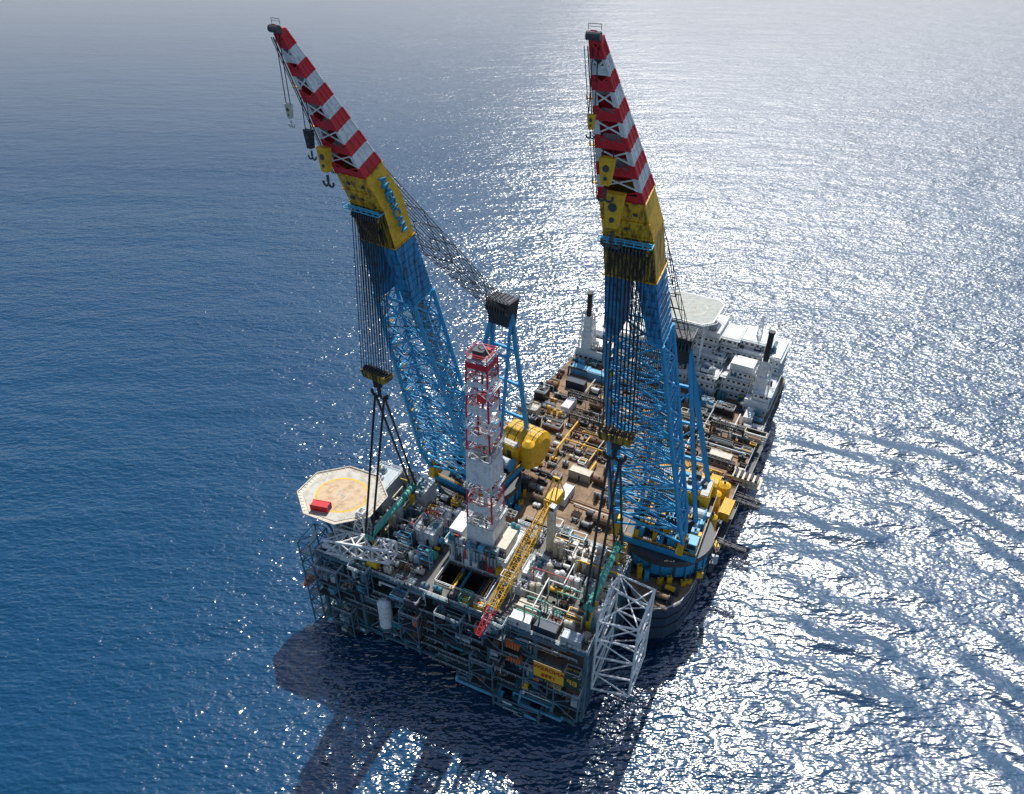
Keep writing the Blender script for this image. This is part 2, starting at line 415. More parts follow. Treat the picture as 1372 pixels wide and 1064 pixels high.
block(21.9,42,101,110,20,30); block(21.9,41,111.9,128,20,37.5); block(33,42,95,99,20,26)
block(-42,-26.9,99,110,20,26); block(-40,-26.9,112,128,20,29)
block(24,33,102,109,30.01,36); block(10,20,98,105,20,30); block(-8,8,100,105.1,20,28); block(-24,-10,99,105.1,20,26.5)
block(24,36,114,126,37.51,41); block(-8,0,114,123,43.01,47); block(17,23.5,112,124,34.2,41); block(36,42,96,100,26.1,29.5)
tops=[(-25,20,107,124,34),(-14,16,110,126,43),(22,42,101,110,30),(22,41,112,128,37.5),(-42,-27,99,110,26),(-40,-27,112,128,29),(10,20,98,105,30),(-8,8,100,105,28),(-24,-10,99,105,26.5),(22,42,101,110,30),(22,41,112,128,37.5)]
for i in range(190):
    x=rng.uniform(-41,41)
    if i<54: y=rng.uniform(90,99.5); z=20.05; nm,mb=skid(x,y,z,rng.uniform(2,5),rng.uniform(1.5,3),rng.uniform(1.5,5),['white','lblue','lgrey','teal','dgrey','teal','navy','cyan']); mb.build(nm,vessel); continue
    t=rng.choice(tops); x=rng.uniform(t[0]+2,t[1]-2); y=rng.uniform(t[2]+1,t[3]-1)
    nm,mb=skid(x,y,t[4]+.02,rng.uniform(1.2,3.5),rng.uniform(1,2.6),rng.uniform(1,3.4),['white','white','lgrey','lblue','dgrey','teal','cream'])
    mb.build('roof_unit',vessel)
def octo(x,y,r,rot=22.5,n=8,ys=1.0): return [(x+r*math.cos(R(rot+360/n*k)),y+ys*r*math.sin(R(rot+360/n*k))) for k in range(n)]
hx,hy,hz=2,113,50
def rsq(x,y,r,c): return [(x-r+c,y-r),(x+r-c,y-r),(x+r,y-r+c),(x+r,y+r-c),(x+r-c,y+r),(x-r+c,y+r),(x-r,y+r-c),(x-r,y-r+c)]
P=rsq(hx,hy,12.0,3.4)
mb=MB('heli'); mb.prism(P,hz-.6,hz)
mb.set('sandlt'); mb.ring(hx,hy,hz,6.4,7.1); mb.ring(hx,hy,hz,2.6,3.1)
P=rsq(hx,hy,11.8,3.4)
mb.set('white')
for a,b in zip(P,P[1:]+P[:1]): mb.bar((a[0],a[1],hz+.03),(b[0],b[1],hz+.03),.6,.05)
hd=mb.build('helideck',vessel)
mb=MB('white'); Q=rsq(hx,hy,13.4,4.2)
for a,b,c,d in zip(P,P[1:]+P[:1],Q[1:]+Q[:1],Q):
    mb.bar((d[0],d[1],hz+.2),(c[0],c[1],hz+.2),.2)
    for k in range(6):
        t=k/6; mb.bar((a[0]+(b[0]-a[0])*t,a[1]+(b[1]-a[1])*t,hz-.3),(d[0]+(c[0]-d[0])*t,d[1]+(c[1]-d[1])*t,hz+.2),.14)
mb.build('safety_net_frame',hd)
mb=MB('white')
for x in (-7,2,11):
    for y in (103,113,122): mb.tube((x,y,28 if y<106 else 34),(x,y,49.4),.4,8)
    mb.tube((x,103,36),(x,113,49),.25); mb.tube((x,122,38),(x,113,49),.25)
for y in (103,113,122): mb.bar((-7,y,46),(11,y,46),.35); mb.bar((-7,y,40),(2,y,46),.25); mb.bar((11,y,40),(2,y,46),.25)
mb.build('helideck_support',vessel)
for sg in (-1,1):
    mb=MB('white'); x=sg*37; y=100
    mb.cbox(x,y,26.1,4,4,9); mb.cbox(x,y,35.11,2.8,2.8,7)
    for k in (-1,1):
        mb.truss([(x+k*3-1,y-1,24),(x+k*3+1,y-1,24),(x+k*3+1,y+1,24),(x+k*3-1,y+1,24)],[(x+k*2-.5,y-.5,44),(x+k*2+.5,y-.5,44),(x+k*2+.5,y+.5,44),(x+k*2-.5,y+.5,44)],6,.18,.12,'z')
    fb=mb.build('funnel_base',vessel)
    zt=52.5 if sg<0 else 54.5
    mb=MB('black'); mb.cyl(x,y,42,zt,1.1,12); mb.cyl(x,y,zt-.6,zt+.3,1.35,12); mb.build('funnel',vessel)
for (mx_,my_,mz_) in ((-12,119,43),(30,120,41)):
    mb=MB('white'); mb.truss([(mx_-1,my_-1,mz_),(mx_+1,my_-1,mz_),(mx_+1,my_+1,mz_),(mx_-1,my_+1,mz_)],[(mx_-.3,my_-.3,mz_+9),(mx_+.3,my_-.3,mz_+9),(mx_+.3,my_+.3,mz_+9),(mx_-.3,my_+.3,mz_+9)],7,.15,.1,'z'); mb.bar((mx_-2,my_,mz_+7),(mx_+2,my_,mz_+7),.25); mb.build('radio_mast',vessel)

# ---------------- HEAVY LIFT CRANES
def crane(C,foot,head,tip,mast,label,hdir=None,big=False):
    C=V(C);foot=V(foot);head=V(head);tip=V(tip);mast=V(mast)
    root=thing('heavy_lift_crane',label,'crane',(C.x,C.y,20),0,'heavy lift cranes on the vessel')
    off=root.location.copy()
    h=V((head.x-foot.x,head.y-foot.y,0)).normalized() if hdir is None else V((*hdir,0)).normalized()
    e=V((-h.y,h.x,0))
    if e.x<0:e=-e
    d1=(head-foot).normalized(); d2=(tip-head).normalized()
    def nrm(d):
        n=h-d*h.dot(d); n=n-e*n.dot(e); return n.normalized()
    n1=nrm(d1);n2=nrm(d2);nm=(n1+n2).normalized()
    L1=(head-foot).length;L2=(tip-head).length
    YB,YT=L1-10.5,L1+8.5
    prof=[(0,21,3.0),(10,20.5,7.0),(L1-27,13.2,7.6),(YB,11.0,7.0),(L1,10.3,6.6),(YT,9.0,5.8),(L1+L2,1.4,1.3)]
    def wd(t):
        for a,b in zip(prof[:-1],prof[1:]):
            if t<=b[0]+1e-6:
                k=(t-a[0])/(b[0]-a[0]); return a[1]+(b[1]-a[1])*k,a[2]+(b[2]-a[2])*k
        return prof[-1][1:]
    def sec(t,ex=0.0):
        if t<=L1: c=foot+d1*t
        else: c=head+d2*(t-L1)
        n=n1 if t<L1-.01 else (nm if t<=L1+.01 else n2)
        W,D=wd(t); W+=ex;D+=ex
        return [c-e*W/2+n*D/2,c+e*W/2+n*D/2,c+e*W/2-n*D/2,c-e*W/2-n*D/2]
    def B_(name,mb,parent=root): return mb.build(name,parent,off)
    mb=MB('blue'); mb.cyl(C.x,C.y,20,26,13.8,36); mb.set('navy'); mb.cyl(C.x,C.y,20.2,21.5,14.1,36); mb.set('dgrey'); mb.cyl(C.x,C.y,26.01,28.2,14.3,36)
    for k in range(24):
        t=2*math.pi*k/24; mb.set('blue' if k%2 else 'dgrey'); mb.bar((C.x+14.1*math.cos(t),C.y+14.1*math.sin(t),20),(C.x+14.1*math.cos(t),C.y+14.1*math.sin(t),26),.6)
    B_('pedestal',mb)
    def loc(a,b,z): return C-h*a+e*b+V((0,0,z-C.z))
    def obox(mb,a0,a1,b0,b1,z0,z1):
        mb.hexa([loc(a0,b0,z0),loc(a1,b0,z0),loc(a1,b1,z0),loc(a0,b1,z0),loc(a0,b0,z1),loc(a1,b0,z1),loc(a1,b1,z1),loc(a0,b1,z1)])
    mb=MB('blue'); obox(mb,-11,19,-11,11,28.21,30.4); mb.set('dgrey'); obox(mb,-10.8,18.8,-10.8,10.8,30.41,30.6)
    mb.set('yellow'); mb.rail([loc(-11,-11,30.6),loc(19,-11,30.6),loc(19,11,30.6),loc(-11,11,30.6)],closed=True)
    B_('turntable',mb)
    for k in range(50):
        a=rng.uniform(-9.5,8); b=rng.uniform(-9.5,9.5); hh=rng.uniform(1,3.6); q=rng.uniform(.5,1.6); q2=rng.uniform(.5,1.6)
        mb=MB(rng.choice(['blue','dgrey','yellow','lblue','lgrey','teal','black','yellow','yellow'])); obox(mb,a-q,a+q,b-q2,b+q2,30.61,30.61+hh)
        mb.set('dgrey'); p=loc(a,b,30.61+hh); mb.tube(p,p+V((0,0,.8)),.35,8); mb.bar(loc(a-q,b,30.61+hh+.1),loc(a+q,b,30.61+hh+.1),.3); B_('machinery_unit',mb)
    for k in range(34):
        t=2*math.pi*k/34+rng.uniform(-.1,.1); rr=15.6; mb=MB(rng.choice(['yellow','yellow','yellow','blue','dgrey','lgrey','teal','brown'])); x_=C.x+rr*math.cos(t);y_=C.y+rr*math.sin(t)
        mb.cbox(x_,y_,20.03,rng.uniform(.8,2.2),rng.uniform(.8,2.2),rng.uniform(.8,4.5)); mb.set('dgrey'); mb.cyl(x_,y_,20.5,25,.2,6); B_('pedestal_unit',mb)
    for sg in (-1,1):
        mb=MB('yellow'); f=foot+e*sg*10.1
        mb.hexa([f-h*4-e-V((0,0,5)),f+h*2-e-V((0,0,5)),f+h*2+e-V((0,0,5)),f-h*4+e-V((0,0,5)),f-h*1-e+V((0,0,1.2)),f+h*1-e+V((0,0,1.2)),f+h*1+e+V((0,0,1.2)),f-h*1+e+V((0,0,1.2))])
        mb.set('dgrey'); mb.tube(f-e*1.8,f+e*1.8,.9,12); B_('foot_bracket',mb)
    mb=MB('yellow'); obox(mb,9,18,-9.5,9.5,30.62,37); mb.set('lgrey'); obox(mb,9.3,17.7,-9.2,9.2,37.01,37.3)
    mb.set('dgrey')
    for b in (-6,-2,2,6): obox(mb,8.85,9,b-.8,b+.8,32,35)
    for b in (-7,-2.5,2.5,7): mb.cyl(loc(13.5,b,0).x,loc(13.5,b,0).y,37.3,38.6,.9,10)
    for k in range(9):
        a=rng.uniform(10,17); b=rng.uniform(-8.5,8.5); mb.set(rng.choice(['yellow','dgrey','lgrey','blue'])); obox(mb,a-.7,a+.7,b-.9,b+.9,37.31,37.3+rng.uniform(.5,1.8))
    mb.set('yellow'); mb.rail([loc(9.3,-9.2,37.3),loc(17.7,-9.2,37.3),loc(17.7,9.2,37.3),loc(9.3,9.2,37.3)],closed=True)
    B_('machinery_house',mb)
    mb=MB('yellow')
    if big:
        mb.tube(loc(17,1,33.5),loc(17,13.5,33.5),6.6,22); mb.tube(loc(17,13.5,33.5),loc(17,14.5,33.5),6.6,22,4.5)
        mb.set('dgrey')
        for b in (3,6,9,12): mb.tube(loc(17,b,33.5),loc(17,b+.25,33.5),6.75,22)
        mb.tube(loc(17,-9,33.5),loc(17,.9,33.5),3.2,16)
        mb.set('cream')
        mb.rail([loc(15.5,1,40),loc(15.5,13.5,40)]); mb.rail([loc(18.5,1,40),loc(18.5,13.5,40)])
        mb.set('yellow'); mb.tube(loc(10,13,31),loc(10,13,40),2.2,14); mb.tube(loc(10,13,40),loc(10,13,41.5),2.2,14,.8)
    else:
        for b in (-7.5,0,7.5): mb.tube(loc(18.6,b-3,33.5),loc(18.6,b+3,33.5),3.2,16)
    B_('counterweight',mb,root)
    for (a,b,mt) in ((-1,6,'black'),(-1,-6,'black'),(4,0,'blue'),(5,7,'lgrey')):
        mb=MB(mt); p=loc(a,b,30.6); mb.tube(p-e*2.6+V((0,0,2.2)),p+e*2.6+V((0,0,2.2)),1.9,14); mb.set('blue')
        for k in (-2.8,2.8): mb.tube(p+e*(k-.2)+V((0,0,2.2)),p+e*(k+.2)+V((0,0,2.2)),2.4,16)
        B_('rope_drum',mb)
    mb=MB('lblue'); obox(mb,-10,-6,7.5,10.6,30.62,34.5); mb.set('glass'); obox(mb,-10.1,-10,7.8,10.3,32.4,34); B_('operator_cab',mb)
    mb=MB('blue'); s0,s1,s2=sec(0),sec(10),sec(L1-27)
    mb.truss(s0,s1,1,.65,.35,'x')
    mb.truss(s1,s2,7,.62,.27,'x')
    mb.truss(s1,s2,14,.01,.15,'z',faces=(0,1,2,3),chords=False)
    boom=B_('boom',mb)
    mb=MB('dgrey')
    for t in (.17,.33,.5,.67,.83):
        tt=10+t*(L1-38); q=sec(tt,-1.2); mb.bar(q[0],q[2],.3); mb.bar(q[1],q[3],.3)
    for k in range(16):
        a=-4+8*k/15; mb.tube(loc(-1,a,33),head-d1*14+e*a*.9-n1*1.5,.13,4)
    mb.set('lblue')
    a=sec(2);b=sec(L1-28)
    mb.bar(a[1].lerp(a[2],.5)-e*.3,b[1].lerp(b[2],.5)-e*.3,.6,.25)
    for k in range(16):
        q=sec(8+k*4.3); mb.set('yellow' if k%2 else 'dgrey'); mb.bar(q[0].lerp(q[1],.05),q[0].lerp(q[3],.5),.6,.12); mb.bar(q[0].lerp(q[1],.05),q[0].lerp(q[1],.05)+V((0,0,1.1)),.12)
    B_('boom_interior',mb,boom)
    mb=MB('bluest')
    q0=sec(L1-27);q1=sec(YB,.02)
    def lp(q,i,j,t): return q[i].lerp(q[j],t)
    for (i,j) in ((0,1),(3,2)):
        mb.add([q0[i],lp(q0,i,j,.24),lp(q1,i,j,.40),q1[i]],[(0,1,2,3)]); mb.add([q0[j],lp(q0,j,i,.24),lp(q1,j,i,.40),q1[j]],[(0,1,2,3)])
    mb.add([q0[1],q0[2],q1[2],q1[1]],[(0,1,2,3)]); mb.add([q0[0],q0[3],q1[3],q1[0]],[(0,1,2,3)])
    mb.add([lp(q0,0,1,.24),lp(q0,3,2,.24),lp(q1,3,2,.40),lp(q1,0,1,.40)],[(0,1,2,3)]); mb.add([lp(q0,1,0,.24),lp(q0,2,3,.24),lp(q1,2,3,.40),lp(q1,1,0,.40)],[(0,1,2,3)])
    for k in range(1,9):
        q=sec(L1-27+k*2,.15); mb.bar(q[1],q[2],.18); mb.bar(lp(q,0,1,0),lp(q,0,1,.24),.16); mb.bar(lp(q,0,1,.76),q[1],.16)
    B_('plated_leg',mb,boom)
    mb=MB('yellowst')
    def shell(ta,tb,ma,mbk,ex=.05):
        a=sec(ta,ex);b=sec(tb,ex)
        mb.set(ma); mb.add([a[0],a[1],b[1],b[0]],[(0,1,2,3)])
        mb.set(mbk); mb.add([a[1],a[2],b[2],b[1]],[(0,1,2,3)]); mb.add([a[3],a[0],b[0],b[3]],[(0,1,2,3)]); mb.add([a[2],a[3],b[3],b[2]],[(0,1,2,3)])
    shell(YB,L1,'yellowst','yellow' if big else 'yellowhd'); shell(L1,YT,'yellowhd','yellow')
    a=sec(YB,.05); mb.set('navy'); mb.add([a[0],a[1],a[2],a[3]],[(0,1,2,3)])
    mb.set('yellowhd')
    for t in (YB,L1,L1+4,YT):
        q=sec(t,.3)
        mb.bar(q[0],q[1],.3)
        if t in (YB,YT):
            for i in range(1,4): mb.bar(q[i],q[(i+1)%4],.3)
    mb.set('dgrey')
    for (u,t,sz) in ((.2,L1+2,.7),(.5,L1+2.2,.5),(.75,L1+6,.5),(.3,L1+6.2,.6)):
        q=sec(t,.2); p=q[0].lerp(q[1],u); mb.bar(p,p+n1*.25,sz*1.6,sz)
    for u in (.1,.3,.5,.7,.9):
        q=sec(YB+.5,.3);q2=sec(L1-1,.3); mb.set('yellowst'); mb.bar(q[0].lerp(q[1],u),q2[0].lerp(q2[1],u),.22)
    hd=B_('boom_head',mb,root)
    mb=MB('cyan'); q=sec(L1-.8,.5); p0=q[0]+n1*.2;p1=q[1]+n1*.2
    mb.bar(p0+n1*.8,p1+n1*.8,.4,.3); mb.bar(p0+n1*1.8,p1+n1*1.8,.2); mb.bar(p0+n1*1.8+V((0,0,1.1)),p1+n1*1.8+V((0,0,1.1)),.16)
    for k in range(7):
        pp=p0.lerp(p1,k/6)+n1*1.8; mb.bar(pp,pp+V((0,0,1.1)),.13); mb.bar(pp,pp-n1*1.8,.2)
    B_('head_walkway',mb,hd)
    mb=MB('dgrey'); c=head-d1*2.6+n1*(3.3+.9)
    for k in range(11):
        b=-3.6+7.2*k/10; mb.tube(c+e*(b-.14),c+e*(b+.14),1.1,14)
    mb.set('yellowst'); mb.bar(c-e*4.3,c+e*4.3,.4)
    for k in (-4.1,4.1): mb.bar(c+e*k-n1*1.4+d1*1.5,c+e*k+n1*.5-d1*.6,.4,1.4)
    B_('main_sheaves',mb,hd)
    mb=MB('red'); N=11; t0=YT;t1=L1+L2-1.5
    for i in range(N):
        ta=t0+(t1-t0)*i/N; tb=t0+(t1-t0)*(i+1)/N; m='red' if i%2==0 else 'white'; a=sec(ta);b=sec(tb); mb.set(m)
        mb.add([a[1],a[2],b[2],b[1]],[(0,1,2,3)]); mb.add([a[3],a[0],b[0],b[3]],[(0,1,2,3)]); mb.add([a[2],a[3],b[3],b[2]],[(0,1,2,3)])
        W=(a[1]-a[0]).length
        wv=min(.2,.7/W+.05)
        for (u0,u1) in ((0,wv),(1-wv,1)):
            mb.add([a[0].lerp(a[1],u0),a[0].lerp(a[1],u1),b[0].lerp(b[1],u1),b[0].lerp(b[1],u0)],[(0,1,2,3)])
        if i%2==0 or i>7: mb.add([a[0]+n2*.05,a[1]+n2*.05,a[1].lerp(b[1],.6)+n2*.05,a[0].lerp(b[0],.6)+n2*.05],[(0,1,2,3)])
        mb.bar(a[0],b[1],.26); mb.bar(a[1],b[0],.26)
        for j in range(4): mb.tube(a[j],b[j],.24,6)
        for u in (.33,.66): mb.bar(a[1].lerp(a[2],u)+e*.03,b[1].lerp(b[2],u)+e*.03,.16)
    jib=B_('jib',mb,root)
    mb=MB('red'); q=sec(t1); c=(q[0]+q[2])/2; mb.bar(c-e*1.1,c+e*1.1,1.3); mb.set('dgrey'); mb.tube(c-e*1.2+n2*.8+d2,c+e*1.2+n2*.8+d2,.7,12); mb.set('red'); mb.bar(c,c+d2*1.5+n2*1.0,1.1); mb.set('dgrey'); mb.rail([c-e*1.1+d2*1.5,c+e*1.1+d2*1.5],h=.9,w=.1)
    B_('jib_tip',mb,jib)
    mb=MB('yellow')
    for t in (L1+12,L1+20,L1+29):
        q=sec(t); p=q[0]; mb.bar(p-e*1.0,p+e*.2,.8,.15); mb.bar(p-e*1.0+n2*.5,p-e*1.0+n2*.5+V((0,0,1.2)),.15)
    a=sec(YT,.4);b=sec(L1+L2-2,.4); mb.set('dgrey'); mb.bar(a[0]+n2*.3,b[0]+n2*.3,.2); mb.bar(a[0]+n2*.3-e*.6,b[0]+n2*.3-e*.6,.13)
    B_('jib_ladder',mb,jib)
    ml=[loc(-2,-9,30.6),loc(-2,9,30.6),loc(17,-9,31),loc(17,9,31)]
    tp=[mast-e*3.4-V((0,0,2)),mast+e*3.4-V((0,0,2))]
    for i,(p,q) in enumerate(((ml[0],tp[0]),(ml[1],tp[1]),(ml[2],tp[0]),(ml[3],tp[1]))):
        mb=MB('blue')
        mb.bar(p,q,1.5 if i>1 else 1.0); mb.set('dgrey'); o_=h*-.9; mb.bar(p.lerp(q,.05)+o_,q+o_,.15); mb.bar(p.lerp(q,.05)+o_+e*.5,q+o_+e*.5,.15); B_('mast_leg',mb)
    mb=MB('blue')
    for t in (.25,.5,.75): mb.bar(ml[2].lerp(tp[0],t),ml[3].lerp(tp[1],t),.8); mb.bar(ml[0].lerp(tp[0],t),ml[1].lerp(tp[1],t),.6)
    for t in (.25,.5): mb.bar(ml[2].lerp(tp[0],t),ml[3].lerp(tp[1],t+.25),.4)
    B_('mast_crossbeam',mb)
    mb=MB('black'); mb.hexa([mast+h*a+e*b+V((0,0,c)) for c,s_ in ((-6,.8),(2.5,1)) for a,b in ((-3*s_,-4.4*s_),(3*s_,-4.4*s_),(3*s_,4.4*s_),(-3*s_,4.4*s_))])
    mb.set('dgrey')
    for k in range(8): mb.tube(mast+e*(-3.7+k*1.05)+h*2.5,mast+e*(-3.4+k*1.05)+h*2.5,1.6,12)
    for k in range(6): mb.bar(mast+e*(-3.6+k*1.45)-h*2.6+V((0,0,2.6)),mast+e*(-3.6+k*1.45)+h*2.6+V((0,0,2.6)),.4)
    mb.set('grey'); mb.rail([mast+h*a+e*b+V((0,0,2.5)) for a,b in ((-3,-4.4),(3,-4.4),(3,4.4),(-3,4.4))],closed=True)
    B_('mast_head',mb)
    for k in range(14):
        t=(k%7)/6; lay=k//7; q=sec(L1-8+lay*15); mb=MB('rope'); mb.tube(q[3].lerp(q[2],.02+.96*t),mast+e*(-4+8*t)+h*2+V((0,0,-1.5+lay*3.4)),.11,4); B_('luffing_rope',mb)
    mb=MB('rope')
    for f_ in (.24,.36,.48,.6,.72,.84):
        qa=sec(L1-8);qb=sec(L1+7)
        m1=mast-e*4+h*2;m2=mast+e*4+h*2
        lo=[qa[3].lerp(m1-V((0,0,1.5)),f_),qa[2].lerp(m2-V((0,0,1.5)),f_)]; up=[qb[3].lerp(m1+V((0,0,1.9)),f_),qb[2].lerp(m2+V((0,0,1.9)),f_)]
        mb.bar(lo[0],lo[1],.18); mb.bar(up[0],up[1],.18); mb.bar(lo[0],up[0],.14); mb.bar(lo[1],up[1],.14)
    B_('rope_spacer',mb)
    return root,dict(e=e,h=h,n1=n1,n2=n2,d1=d1,d2=d2,sec=sec,L1=L1,L2=L2,YB=YB,YT=YT,head=head,tip=tip,off=off)

cL,iL=crane((-11,193,20),(-17.5,184.5,35),(-31.0,165,135),(-43.5,152,172.5),(-3,207,85),'left blue lattice crane with lettered yellow boom head beside the drilling derrick',big=True)
cR,iR=crane((48.5,167,20),(41,160,35),(24.0,140.5,138),(13.0,129,175),(48.5,187,84),'right blue lattice crane, its unlettered yellow boom head rising before the far helideck',hdir=(-.42,-.9))
def boomtext(root,I,txt,size,mat='letter'):
    e=I['e']; qt=I['sec'](I['YT'],.05); qb=I['sec'](I['YB'],.05)
    pt=(qt[1]+qt[2])/2; pb=(qb[1]+qb[2])/2
    x=(pb-pt).normalized(); z=(e-x*e.dot(x)).normalized(); y=z.cross(x).normalized()
    qm=I['sec'](I['L1'],.05); pm=(qm[1]+qm[2])/2
    c=pt.lerp(pb,.5)*.5+pm*.5; c=c+z*(max(0,(pm-c).dot(z))+.4)
    m=Matrix((x,y,z)).transposed().to_4x4(); m.translation=c-I['off']
    text_obj(txt,size,mat,root,m,ext=.2,bold=.03)
boomtext(cL,iL,'AMERICAN',2.95)

def hook_shape(mb,c,s,ax):
    up=V((0,0,1)); mb.tube(c+up*s*1.6,c+up*s*.2,s*.3,8)
    for sg in (-1,1):
        pts=[]
        for k in range(7):
            pts.append(c+ax*sg*(s*.75+ s*.75*math.cos(R(180+k*33)))+up*(s*.75*math.sin(R(180+k*33))))
        mb.path(pts,s*.24,6)
def main_block(root,I,pos,label,grp):
    e=I['e']; pos=V(pos)
    t=thing('hook_block',label,'hook block',pos,0,grp); off=pos
    mb=MB('yellowst'); h=I['h']
    mb.hexa([pos+e*a+h*b+V((0,0,c)) for c,k in ((-1.2,.82),(.7,1)) for a,b in ((-4.4*k,-1.6),(4.4*k,-1.6),(4.4*k,1.6),(-4.4*k,1.6))])
    mb.set('dgrey')
    for k in range(10): mb.tube(pos+e*(-4+k*.88-.12)+V((0,0,.3)),pos+e*(-4+k*.88+.12)+V((0,0,.3)),1.1,12)
    mb.build('block_body',t,off)
    mb=MB('black'); mb.bar(pos+V((0,0,-1.2)),pos+V((0,0,-3.5)),2.2); hook_shape(mb,pos+V((0,0,-6)),1.8,e); mb.build('hook',t,off)
    roff=I['off']; c=I['head']-I['d1']*2.6+I['n1']*4.2
    for k in range(10):
        for j in (-1,1):
            mb=MB('rope')
            mb.tube(c+e*(-3.6+7.2*k/9)+h*j*1.0,pos+e*(-4+8*k/9)+h*j*1.3+V((0,0,.8)),.1,4); mb.build('hoist_rope',root,roff)
    return t
hL=V((-34.6,160.2,90)); hR=V((24.4,137.3,88))
main_block(cL,iL,hL,'wide dark yellow main hook block above the left pair of slings','main hook blocks')
main_block(cR,iR,hR,'wide dark yellow main hook block above the right pair of slings','main hook blocks')
def aux_block(I,frac,z,label,s,mat,fwd=0.0,lat=0.0):
    L=I['L1']+I['L2']*(1-frac)-1
    q=I['sec'](L); top=(q[0]+q[1])/2+I['n2']*fwd+I['e']*lat
    pos=V((top.x,top.y,z)); t=thing('hook_block',label,'hook block',pos,0,'auxiliary hook blocks'); e=I['e'];h=I['h']
    mb=MB(mat)
    mb.hexa([pos+e*a+h*b+V((0,0,c)) for c,k in ((-1.3*s,.55),(1.4*s,1)) for a,b in ((-.8*s*k,-.4*s),(.8*s*k,-.4*s),(.8*s*k,.4*s),(-.8*s*k,.4*s))])
    mb.set('dgrey'); mb.tube(pos-h*.45*s+V((0,0,.4*s)),pos+h*.45*s+V((0,0,.4*s)),.35*s,14); mb.tube(pos-h*.43*s+V((0,0,-.6*s)),pos+h*.43*s+V((0,0,-.6*s)),.22*s,12)
    mb.build('block_body',t,pos)
    mb=MB('dgrey' if mat!='cream' else 'cream'); hook_shape(mb,pos+V((0,0,-2.6*s)),.55*s,e); mb.build('hook',t,pos)
    for k in (-1,1):
        mb=MB('rope'); mb.tube(top+e*k*.5*s,pos+e*k*.6*s+V((0,0,1.2*s)),.09,4); mb.build('rope',t,pos)
aux_block(iL,0.0,157,'small cream hook block hanging from the very tip of the left crane jib',1.0,'cream')
aux_block(iL,.3,151,'black hook block on short ropes halfway down the left crane jib',1.35,'black',1.5)
aux_block(iL,.62,145.5,'yellow hook block hanging just above the left yellow boom head',1.9,'yellow',2.0,-2.2)
aux_block(iR,0.03,161,'small yellow hook block hanging below the tip of the right crane jib',.9,'yellow')
aux_block(iR,.45,152,'middle yellow hook block hanging over the stripes of the right crane jib',1.8,'yellow',2.2,.2)
aux_block(iR,.72,144,'largest yellow hook block, hanging over the right yellow boom head',2.4,'yellow',2.8,-.2)

# ---------------- PLATFORM TOPSIDES
PA=R(-25); PC=V((-9.6,151.3,5))
plat=thing('oil_platform','offshore oil platform topsides slung below both cranes, with red and white derrick','oil platform',PC,PA)
def pw(x,y,z):
    c,s=math.cos(PA),math.sin(PA); return V((PC.x+x*c-y*s,PC.y+x*s+y*c,z+PC.z))
X0,X1,Y0,Y1=-44,40,-18,18
LV=[0,9,18,27]
hole=(-7,9,-13.5,-5)
for i,z in enumerate(LV):
    mb=MB('pdeck')
    if i==0: mb.box(-6,X1,Y0,Y1,z-.5,z); mb.box(X0,-30,Y0,Y1,z-.5,z)
    elif i==1: mb.box(X0,-24,Y0,Y1,z-.5,z); mb.box(-14,X1,Y0,Y1,z-.5,z)
    elif i==2: mb.box(X0,X1,Y0,Y1,z-.5,z)
    else:
        hx0,hx1,hy0,hy1=hole
        mb.box(X0,hx0,Y0,Y1,z-.6,z); mb.box(hx1,X1,Y0,Y1,z-.6,z); mb.box(hx0,hx1,Y0,hy0,z-.6,z); mb.box(hx0,hx1,hy1,Y1,z-.6,z)
    mb.build('deck_plate',plat)
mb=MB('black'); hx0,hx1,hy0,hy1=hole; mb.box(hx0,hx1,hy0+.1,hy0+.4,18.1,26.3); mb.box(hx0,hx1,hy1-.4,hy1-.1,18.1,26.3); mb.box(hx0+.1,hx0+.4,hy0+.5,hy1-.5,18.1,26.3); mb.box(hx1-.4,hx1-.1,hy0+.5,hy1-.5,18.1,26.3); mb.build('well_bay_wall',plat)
for k in range(9):   # pipes and beams crossing the well bay opening
    mb=MB(rng.choice(['steelb','lgrey','dgrey','teal','yellow','white'])); x=rng.uniform(hx0+.5,hx1-.5); z=rng.uniform(23,27.4); mb.tube((x,hy0,z),(x,hy1,z),rng.uniform(.15,.35)); mb.build('pipe',plat)
xs=[X0+14*k for k in range(7)]; ys=[Y0,-6,6,Y1]
for x in xs:
    for y in ys:
        mb=MB('steelb'); mb.bar((x,y,-2 if abs(y)>10 else 0),(x,y,27),1.0); mb.build('column',plat)
mb=MB('steelb')
for z in LV:
    for y in (Y0,Y1): mb.box(X0-.6,X1+.6,y-.35,y+.35,z-.9,z+.02)
    for x in (X0,X1): mb.box(x-.35,x+.35,Y0+.46,Y1-.46,z-.9,z+.02)
mb.build('perimeter_beam',plat)
mb=MB('steelb')
for a,b in zip(xs[:-1],xs[1:]):
    for y in (Y0,-6,Y1):
        mb.bar((a,y,0),((a+b)/2,y,8),.5); mb.bar((b,y,0),((a+b)/2,y,8),.5)
        if rng.random()<.7: mb.bar((a,y,9),(b,y,17),.5)
        if rng.random()<.6: mb.bar((b,y,18),(a,y,26),.5)
for a,b in zip(ys[:-1],ys[1:]):
    for x in (X0,X1):
        for z in (0,9,18): mb.bar((x,a,z),(x,b,z+8.4),.55)
mb.build('diagonal_brace',plat)
